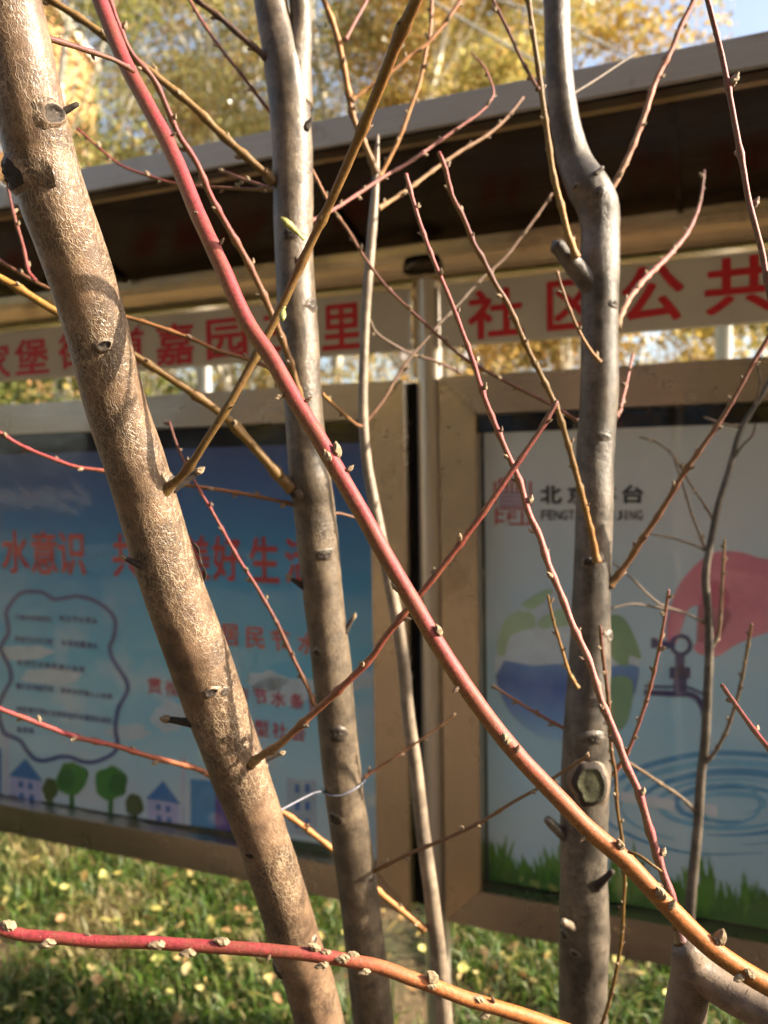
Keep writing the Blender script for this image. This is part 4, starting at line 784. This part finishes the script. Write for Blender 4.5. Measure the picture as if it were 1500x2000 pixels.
# shoots of the arching limb
branch(T6, [(1332, 1845), (1325, 1815), (1315, 1762), (1305, 1735), (1285, 1675), (1270, 1625), (1245, 1540), (1225, 1500), (1200, 1430), (1175, 1370), (1150, 1290), (1120, 1225), (1095, 1160), (1070, 1100), (1055, 1050), (1032, 1000), (1015, 940), (995, 895), (965, 825), (942, 765), (925, 710), (900, 640), (875, 575), (845, 505), (820, 435), (805, 385), (793, 340)], [19, 17, 15, 14, 12, 10, 8], [.60, .64, .68, .72, .75, .77, .78], [DRED, RED, PNK, (.42, .12, .11), RED, RED, (.42, .12, .12)], buds=52, dark=.35, **K)
branch(T6, [(1720, 2105), (1690, 1900), (1620, 1300), (1540, 750), (1502, 570), (1490, 500), (1480, 460), (1462, 390), (1450, 320), (1435, 240), (1422, 170), (1410, 110), (1395, 50), (1382, 0), (1360, -90)], [22, 20, 17, 15, 13, 12, 11], [.52, .54, .56, .58, .58, .58, .58], [DRED, DRED, RED, (.33, .10, .09), RED], buds=120, dark=.4, side=(.13, .075, .04), bsize=.0075)
branch(T6, [(1648, 1560), (1560, 1520), (1500, 1460), (1450, 1395), (1410, 1338)], [14, 12, 10], [.555, .65, .72], [DRED, RED, DRED], buds=60, name='twig', **K)

# --- knots, scars and stubs
knot(T1, a1, 103, 215, 24); knot(T1, a1, 200, 664, 15); knot(T1, a1, 405, 1332, 14); knot(T1, a1, 428, 1326, 10, False); knot(T1, a1, 14, 345, 36, False); knot(T1, a1, 340, 940, 26, False); stub(T1, a1, 338, 948, 386, 922, 15); knot(T1, a1, 600, 1812, 8); knot(T1, a1, 530, 1895, 20, False); knot(T1, a1, 484, 1645, 9, False); knot(T1, a1, 520, 1473, 17, False, M['knot_rim'])
stub(T1, a1, 118, 212, 152, 203, 13, ''); stub(T1, a1, 275, 1093, 246, 1091, 12); stub(T1, a1, 368, 1403, 328, 1405, 15); stub(T1, a1, 515, 1478, 548, 1472, 10)
knot(T2, a2, 568, 465, 16, False); knot(T2, a2, 612, 600, 15, False); knot(T2, a2, 632, 1072, 16, False); knot(T2, a2, 618, 1268, 11, False, M['knot_rim']); knot(T2, a2, 660, 1425, 18, False); knot(T2, a2, 655, 1585, 13, False); knot(T2, a2, 724, 1705, 8, False); knot(T2, a2, 574, 955, 17, False, M['knot_rim'])
stub(T2, a2, 598, 262, 610, 232, 12, ''); stub(T2, a2, 590, 1148, 568, 1130, 11, 'bud'); stub(T2, a2, 676, 1232, 690, 1207, 10)
for x, y, w in ((1178, 385, 12), (1200, 590, 13), (1192, 1240, 15), (1160, 1430, 15), (1130, 375, 8), (1180, 862, 10), (1150, 1095, 14), (1105, 1810, 12), (1125, 1835, 8), (1168, 1715, 14)): knot(T3, a3, x, y, w, False, M['knot_rim'])
stub(T3, a3, 1168, 352, 1178, 326, 9, '', M['bark_grey']); stub(T3, a3, 1148, 575, 1086, 478, 40, '', M['bark_grey']); stub(T3, a3, 1105, 1645, 1068, 1600, 22, '', M['bark_grey']); stub(T3, a3, 1165, 1712, 1196, 1702, 14, '', None, .02); stub(T3, a3, 1118, 1812, 1100, 1800, 18, '', M['bark_pale'], .02)
# the sawn stub with lichen
def sawn():
    q, n, t, r = surf(a3, 1155, 1512); s = t.cross(n).normalized(); sg = 22; V = []; Fc = []; k_ = .96 / F
    for a, z in ((1.6, -.35), (1.3, -.05), (1.08, .2), (.98, .3), (.9, .24), (.45, .26)):
        for k in range(sg):
            g = 6.283 * k / sg; w = a * (1 + .3 * noise.noise(Vector((math.cos(g) * 1.6, math.sin(g) * 1.6, 4.2))))
            V.append(q + s * math.cos(g) * 25 * k_ * w + t * math.sin(g) * 35 * k_ * w + n * 26 * k_ * z)
    V.append(q + n * 26 * k_ * .33); e = len(V) - 1
    for i in range(5):
        for k in range(sg): Fc.append((i * sg + k, i * sg + (k + 1) % sg, (i + 1) * sg + (k + 1) % sg, (i + 1) * sg + k))
    Fc += [(5 * sg + k, 5 * sg + (k + 1) % sg, e) for k in range(sg)]
    o = mesh_obj('sawn_stub', V, Fc, M['knot_rim'], T3, True); o.data.materials.append(M['knot']); o.data.materials.append(M['lichen'])
    for p in o.data.polygons:
        mv = min(p.vertices); p.material_index = 2 if mv >= 3 * sg else (1 if mv >= sg else 0)
sawn()
def bark_flap():
    q, n, t, r = surf(a1, 392, 1088); V = []; Fc = []
    for i in range(7):
        f = i / 6; c = q + t * (.5 - f) * .036 + n * (.0006 + .003 * math.sin(f * 3.1)); s = t.cross(n).normalized()
        for j in (-1, 1): V.append(c + s * j * .0028 * (1 - abs(f - .5)) + n * (.0018 if j > 0 else 0) * (1 + math.sin(f * 9)))
    for i in range(6): Fc.append((2 * i, 2 * i + 1, 2 * i + 3, 2 * i + 2))
    o = mesh_obj('bark_flap', V, Fc, M['knot'], T1); md = o.modifiers.new('thickness', 'SOLIDIFY'); md.thickness = .0007
bark_flap()
for ax, tr, (x0, y0), (x1, y1), dd in ((axC, bC, (595, 470), (548, 425), .50), (axC, bC, (556, 598), (551, 628), .545)):
    a, b = P(x0, y0, dd), P(x1, y1, dd - .01); side = (b - a).cross(RC @ Vector((0, 0, 1))).normalized(); V = []
    for i in range(6):
        f = i / 5; c = a.lerp(b, f) + RC @ Vector((0, 0, 1)) * .003 * math.sin(f * 3); w = .0007 + .0017 * max(0, math.sin(max(0, f - .25) * 4.1))
        V += [c - side * w, c + side * w]
    o = mesh_obj('leaf', V, [(2 * i, 2 * i + 1, 2 * i + 3, 2 * i + 2) for i in range(5)], M['leaf_dry'], tr, True); o.modifiers.new('thickness', 'SOLIDIFY').thickness = .0005

# ------------------------------------------------------------------ string tied between two stems
def string():
    m, nt, b = mat('nylon_string'); b.inputs['Base Color'].default_value = (.22, .22, .26, 1); b.inputs['Roughness'].default_value = .3; b.inputs['Transmission Weight'].default_value = .3
    pts = [P(540, 1586, .80), P(552, 1580, .815), P(600, 1555, .88), P(616, 1548, .92)]
    k = min(range(len(a2)), key=lambda j: (a2[j][0] - P(676, 1545, .972)).length); c, r, s, t, u, v = a2[k]
    ex = RC @ Vector((1, 0, 0)); ez = RC @ Vector((0, 0, 1)); ey = RC @ Vector((0, 1, 0)); ring = []
    for a in np.linspace(math.pi * .97, -math.pi * .85, 22):
        ring.append(c + ex * math.cos(a) * r * 1.06 + ez * math.sin(a) * r * 1.06 + ey * r * (.05 + .42 * math.cos(a) ) * (1 if math.cos(a) > -.2 else .3))
    R = [(p, .0013, (1, 1, 1)) for p in pts + ring]
    o, _ = tube('string', R, m, None, 8, .004, .02, 5); tag(o, 'white nylon string looped round the upright stem and tied across', 'string')
string()

# ------------------------------------------------------------------ background: poles, cables, trees, buildings
M['white'] = plain('white_paint', (.78, .78, .76), .4, var=.06, scale=6)
for px, d, w, lb in ((401, 6.5, 20, 'white metal pole in the gap beneath the left sign panel'), (1413, 5.2, 32, 'white metal pole in the gap beneath the right sign panel')):
    b = P(px, 720, d); r = w * d / F / 2
    o = lathe('white_pole', [(r * 2.2, 0), (r * 2.2, .02), (r, .03), (r, 3.2), (r * 1.15, 3.2), (r * 1.15, 3.24), (0, 3.25)], M['white'], None, 18); o.location = (b.x, b.y, 0); tag(o, lb, 'pole', 'white poles behind the board')
M['cable'] = plain('cable_rubber', (.38, .37, .34), .6)
for q, lb in (([(780, -45), (850, 5), (950, 66), (1060, 128), (1200, 205), (1400, 300)], 'grey overhead cable slanting behind the kinked trunk, lower one'), ([(880, -30), (970, 0), (1050, 25), (1120, 57), (1220, 107), (1420, 200)], 'grey overhead cable slanting behind the kinked trunk, upper one')):
    o, _ = tube('overhead_cable', [(P(x, y, 6.0 - (x - 780) * .0012), .009, GRY) for x, y in q], M['cable'], None, 6, .2, 0, 1); tag(o, lb, 'cable', 'overhead cables')
M['bark_far'] = plain('pale_poplar_bark', (.58, .54, .44), .8, var=.35, scale=5)

def crown_mesh(seed, H, R, z0, n, pal, leaf=.055):
    rg = np.random.default_rng(seed); nc = 46
    h = rg.random(nc) ** .8; cz = z0 + (H - z0) * h; rad = R * np.sqrt(np.clip(1 - ((h - .42) / .64) ** 2, .08, 1)); a = rg.uniform(0, 6.283, nc); rr = rad * np.sqrt(rg.random(nc)) * .95
    C = np.stack([np.cos(a) * rr, np.sin(a) * rr, cz], 1); S = rg.uniform(.35, .8, nc) * R * .45
    k = rg.integers(0, nc, n); dv = rg.normal(size=(n, 3)); dv /= np.linalg.norm(dv, axis=1, keepdims=True)
    pos = C[k] + dv * (S[k] * rg.random(n) ** .45)[:, None] * np.array([1, 1, .75])
    nrm = rg.normal(size=(n, 3)); nrm[:, 2] += .3; nrm /= np.linalg.norm(nrm, axis=1, keepdims=True)
    t = np.cross(nrm, rg.normal(size=(n, 3))); t /= np.linalg.norm(t, axis=1, keepdims=True); b = np.cross(nrm, t)
    s = rg.uniform(.6, 1.2, n)[:, None] * leaf
    V = np.stack([pos - t * s, pos - b * s * .6 + nrm * s * .12, pos + t * s, pos + b * s * .6 + nrm * s * .12], 1).reshape(-1, 3)
    Q = np.arange(n * 4).reshape(-1, 4); ct = np.array(pal)[(rg.random(nc) * len(pal)).astype(int)][k]
    mixr = rg.random(n) < .35; ct[mixr] = np.array(pal)[(rg.random(mixr.sum()) * len(pal)).astype(int)]
    c = ct * rg.uniform(.7, 1.3, (n, 1)); return np_mesh('crown', V, Q, np.repeat(c, 4, 0), M['foliage'])
def trunk_mesh(seed, H, r, z0):
    rr = random.Random(seed); bm = bmesh.new()
    def tb(pts, sg=8):
        prev = None
        for i, (p, q) in enumerate(pts):
            t = (pts[min(i + 1, len(pts) - 1)][0] - pts[max(i - 1, 0)][0]).normalized(); u = t.orthogonal().normalized(); v = t.cross(u)
            cur = [bm.verts.new(p + (u * math.cos(6.283 * k / sg) + v * math.sin(6.283 * k / sg)) * q) for k in range(sg)]
            if prev:
                for k in range(sg): bm.faces.new((prev[k], prev[(k + 1) % sg], cur[(k + 1) % sg], cur[k]))
            prev = cur
    main = [(Vector((rr.uniform(-.05, .05) * i, rr.uniform(-.05, .05) * i, H * .94 * i / 7)), r * (1.25 if i == 0 else 1) * (1 - .85 * i / 7)) for i in range(8)]; tb(main)
    for j in range(16):
        f = rr.uniform(.22, .9); k = int(f * 7); p = main[k][0].lerp(main[min(k + 1, 7)][0], f * 7 - k); a = rr.uniform(0, 6.28); L = H * .28 * (1.1 - f * .7)
        dr = Vector((math.cos(a), math.sin(a), rr.uniform(.5, 1.3))).normalized()
        tb([(p, r * .42 * (1.05 - f)), (p + dr * L * .5 + Vector((0, 0, .05)), r * .28 * (1.05 - f)), (p + dr * L + Vector((0, 0, L * .25)), r * .08)], 6)
    bm.normal_update(); me = bpy.data.meshes.new('trunk'); bm.to_mesh(me); bm.free(); me.materials.append(M['bark_far']); me.polygons.foreach_set('use_smooth', [True] * len(me.polygons)); return me
OLIVE = [(.24, .26, .07), (.40, .38, .13), (.13, .15, .035), (.58, .52, .24), (.36, .25, .08)]; GOLD = [(.52, .37, .10), (.44, .26, .06), (.62, .48, .18), (.28, .21, .05), (.38, .35, .10)]
protoO = [(crown_mesh(i, 10, 2.3, 2.2, 21000, OLIVE, .036), trunk_mesh(i, 10, .12, 2)) for i in range(2)]; protoG = [(crown_mesh(20 + i, 10, 2.3, 2.2, 32000, GOLD, .04), trunk_mesh(20 + i, 10, .12, 2)) for i in range(2)]
def bg_tree(x, y, h, w, proto, label, rz):
    e = empty('autumn_tree', (x, y, 0), rz); e.scale = (w, w, h / 10); tag(e, label, 'tree', 'autumn trees behind the board')
    link(bpy.data.objects.new('trunk', proto[1]), e); link(bpy.data.objects.new('crown', proto[0]), e)
for i, (x, y, h, w, g, lb) in enumerate([(-6.2, 12, 10, 1.0, 0, 'olive leaved tree at the far left edge, behind the leaning trunk'), (-3.9, 10, 9.5, .95, 0, 'thinly leaved olive tree between the leaning trunk and long red branch'), (-2.2, 11.5, 10.5, 1.0, 0, 'olive tree with pale trunk showing left of the forked stem'), (-.7, 13, 11, 1.0, 0, 'olive and gold tree seen right of the forked stem'), (-5.0, 16, 12, 1.2, 0, 'tall hazy olive tree farthest back on the left side'),
        (.9, 11, 9.5, 1.0, 1, 'golden tree above the canopy left of the kinked trunk'), (2.75, 12.5, 11, 1.15, 1, 'dense golden orange tree above the canopy right of the kinked trunk'), (1.4, 17, 13, 1.2, 1, 'tall golden tree farthest back beyond the cables'), (4.9, 11.5, 5.9, .85, 1, 'low golden tree under the open patch of sky'), (-1.6, 17, 13, 1.2, 0, 'tall brownish tree farthest back behind the forked stem'), (-3.1, 14.2, 12.5, 1.1, 0, 'pale gold green tree filling the gap behind the long red branch')]):
    bg_tree(x, y, h, w, (protoG if g else protoO)[i % 2], lb, i * 1.3)
# shrubs seen through the gaps below the canopy
def shrub_mesh(seed, H, R, n, pal):
    cm = crown_mesh(seed, H, R, .3, n, pal, .05); bm = bmesh.new(); rr = random.Random(seed)
    for j in range(16):
        a = rr.uniform(0, 6.28); L = H * rr.uniform(.7, 1.0); p0 = Vector((math.cos(a) * .12, math.sin(a) * .12, 0)); p1 = Vector((math.cos(a) * R * .7 * rr.random(), math.sin(a) * R * .7 * rr.random(), L)); prev = None
        for i in range(4):
            p = p0.lerp(p1, i / 3); q = .022 * (1 - .25 * i); cur = [bm.verts.new(p + Vector((math.cos(2.094 * k) * q, math.sin(2.094 * k) * q, 0))) for k in range(3)]
            if prev:
                for k in range(3): bm.faces.new((prev[k], prev[(k + 1) % 3], cur[(k + 1) % 3], cur[k]))
            prev = cur
    bm.normal_update(); me = bpy.data.meshes.new('stems'); bm.to_mesh(me); bm.free(); me.materials.append(M['bark_far']); return cm, me
GREENISH = [(.16, .19, .05), (.24, .23, .07), (.42, .34, .10), (.12, .15, .04)]
sh = [shrub_mesh(50, 3.6, 1.3, 5200, GREENISH), shrub_mesh(51, 3.6, 1.3, 4200, [(.5, .36, .10), (.42, .28, .08), (.3, .26, .08), (.55, .45, .18)])]
for i, (x, y, k, lb) in enumerate([(-4.6, 8.6, 0, 'green shrub glimpsed beneath the sign at the far left'), (-2.7, 8.2, 0, 'green shrub glimpsed beneath the sign beside the white pole'), (-1.0, 8.6, 1, 'yellowing shrub glimpsed beneath the sign left of the board post'), (.6, 8.3, 1, 'yellowing shrub glimpsed beneath the sign just past the board post'), (2.1, 8.6, 1, 'yellowing shrub glimpsed beneath the sign behind the kinked trunk'), (3.7, 8.2, 1, 'yellowing shrub glimpsed beneath the sign at the right edge'), (5.4, 9.2, 1, 'yellowing shrub farthest to the right behind the notice board')]):
    e = empty('shrub', (x, y, 0), i * 1.1); tag(e, lb, 'shrub', 'shrubs behind the board'); link(bpy.data.objects.new('stems', sh[k][1]), e); link(bpy.data.objects.new('foliage', sh[k][0]), e)
# buildings
def building(x0, x1, y0, dp, h, wm, label, floors, cols):
    e = empty('apartment_building', ((x0 + x1) / 2, y0, 0)); tag(e, label, 'building'); w = (x1 - x0) / 2
    box('wall', -w, w, 0, dp, 0, h, wm, e); box('roof', -w - .3, w + .3, -.3, dp + .3, h + .002, h + .5, M['sign'], e)
    fh = h / floors; cw = 2 * w / cols; me = box_vf(-cw * .3, cw * .3, -.06, .05, 0, fh * .55); me.materials.append(M['winfr']); me2 = box_vf(-cw * .26, cw * .26, -.09, -.061, fh * .03, fh * .52); me2.materials.append(M['winp'])
    for f in range(1, floors):
        for c in range(cols):
            o = link(bpy.data.objects.new('window', me), e); o.location = (-w + cw * (c + .5), 0, fh * f + fh * .25)
            link(bpy.data.objects.new('pane', me2), o)
M['winfr'] = plain('window_frame', (.6, .62, .64), .5); M['winp'] = plain('window_glass', (.10, .16, .24), .1)
building(-34, -15.5, 36, 10, 24, plain('orange_render', (.52, .26, .10), .85, var=.1, scale=1), 'orange rendered apartment block glimpsed at the upper left corner', 8, 6)
building(1.2, 6.5, 48, 10, 27, plain('white_render', (.62, .6, .58), .8, var=.08, scale=1), 'pale apartment block with blue windows glimpsed through golden leaves', 9, 3)

# block of flats and evergreen added out of view to cut the sky light
def added_block():
    e = empty('apartment_building', (-4, -9.5, 0), math.pi); tag(e, 'unseen grey brown apartment block added behind the viewer to cut sky light', 'building'); wm = plain('grey_brown_render', (.10, .095, .09), .85, var=.15, scale=1)
    box('wall', -16, 22, 0, 9, 0, 14, wm, e); box('roof', -16.3, 22.3, -.3, 9.3, 14.002, 14.4, M['winfr'], e)
    me = box_vf(-.8, .8, -.06, .05, 0, 1.5); me.materials.append(M['winfr']); me2 = box_vf(-.72, .72, -.09, -.061, .08, 1.42); me2.materials.append(M['winp'])
    for f in range(4):
        for c in range(10):
            o = link(bpy.data.objects.new('window', me), e); o.location = (-14 + c * 3.7, 0, 1.1 + f * 3.0); link(bpy.data.objects.new('pane', me2), o)
added_block()
EVER = [(.03, .05, .018), (.045, .07, .02), (.06, .075, .03)]
ev = (crown_mesh(80, 8, 2.2, .5, 9000, EVER, .09), trunk_mesh(80, 8, .14, .5))
for x, y, lb in ((-5.6, 2.6, 'unseen dark evergreen tree added beside the board to cut sky light'),):  # unseen tree added to darken the fill from the left
    e = empty('added_evergreen', (x, y, 0), x); tag(e, lb, 'tree', 'evergreens added out of view'); link(bpy.data.objects.new('trunk', ev[1]), e); link(bpy.data.objects.new('crown', ev[0]), e)

def hedge():                                 # low hedge added out of view to shade the ground before the board
    e = empty('hedge', (1.75, -.5, 0)); tag(e, 'low clipped evergreen hedge added out of view to shade the ground', 'hedge'); n = 9000
    p = RNG.uniform(-1, 1, (n, 3)); k = RNG.integers(0, 3, n); p[np.arange(n), k] = np.sign(p[np.arange(n), k]) * RNG.uniform(.8, 1, n)
    p = p * np.array([.32, 1.9, .46]) + np.array([0, 0, .47]); nr = RNG.normal(size=(n, 3)); nr /= np.linalg.norm(nr, axis=1, keepdims=True); t = np.cross(nr, RNG.normal(size=(n, 3))); t /= np.linalg.norm(t, axis=1, keepdims=True); b = np.cross(nr, t); sz = RNG.uniform(.02, .04, (n, 1))
    V = np.stack([p - t * sz, p - b * sz * .5, p + t * sz, p + b * sz * .5], 1).reshape(-1, 3)
    me = np_mesh('foliage', V, np.arange(n * 4).reshape(-1, 4), np.repeat(np.array(EVER)[RNG.integers(0, 3, n)], 4, 0), M['foliage']); link(bpy.data.objects.new('foliage', me), e)
hedge()

for x, y, h, lb in ((-5.6, -3.6, 7, 'unseen golden tree added for reflections, nearer the evergreen'), (-1.2, -6.2, 6.5, 'unseen golden tree added for reflections, midway along the block'), (2.4, -5.6, 7, 'unseen golden tree added for reflections, nearer the hedge')):  # unseen trees added to give the steel warm gold reflections
    bg_tree(x, y, h, .8, protoG[0], lb, x)
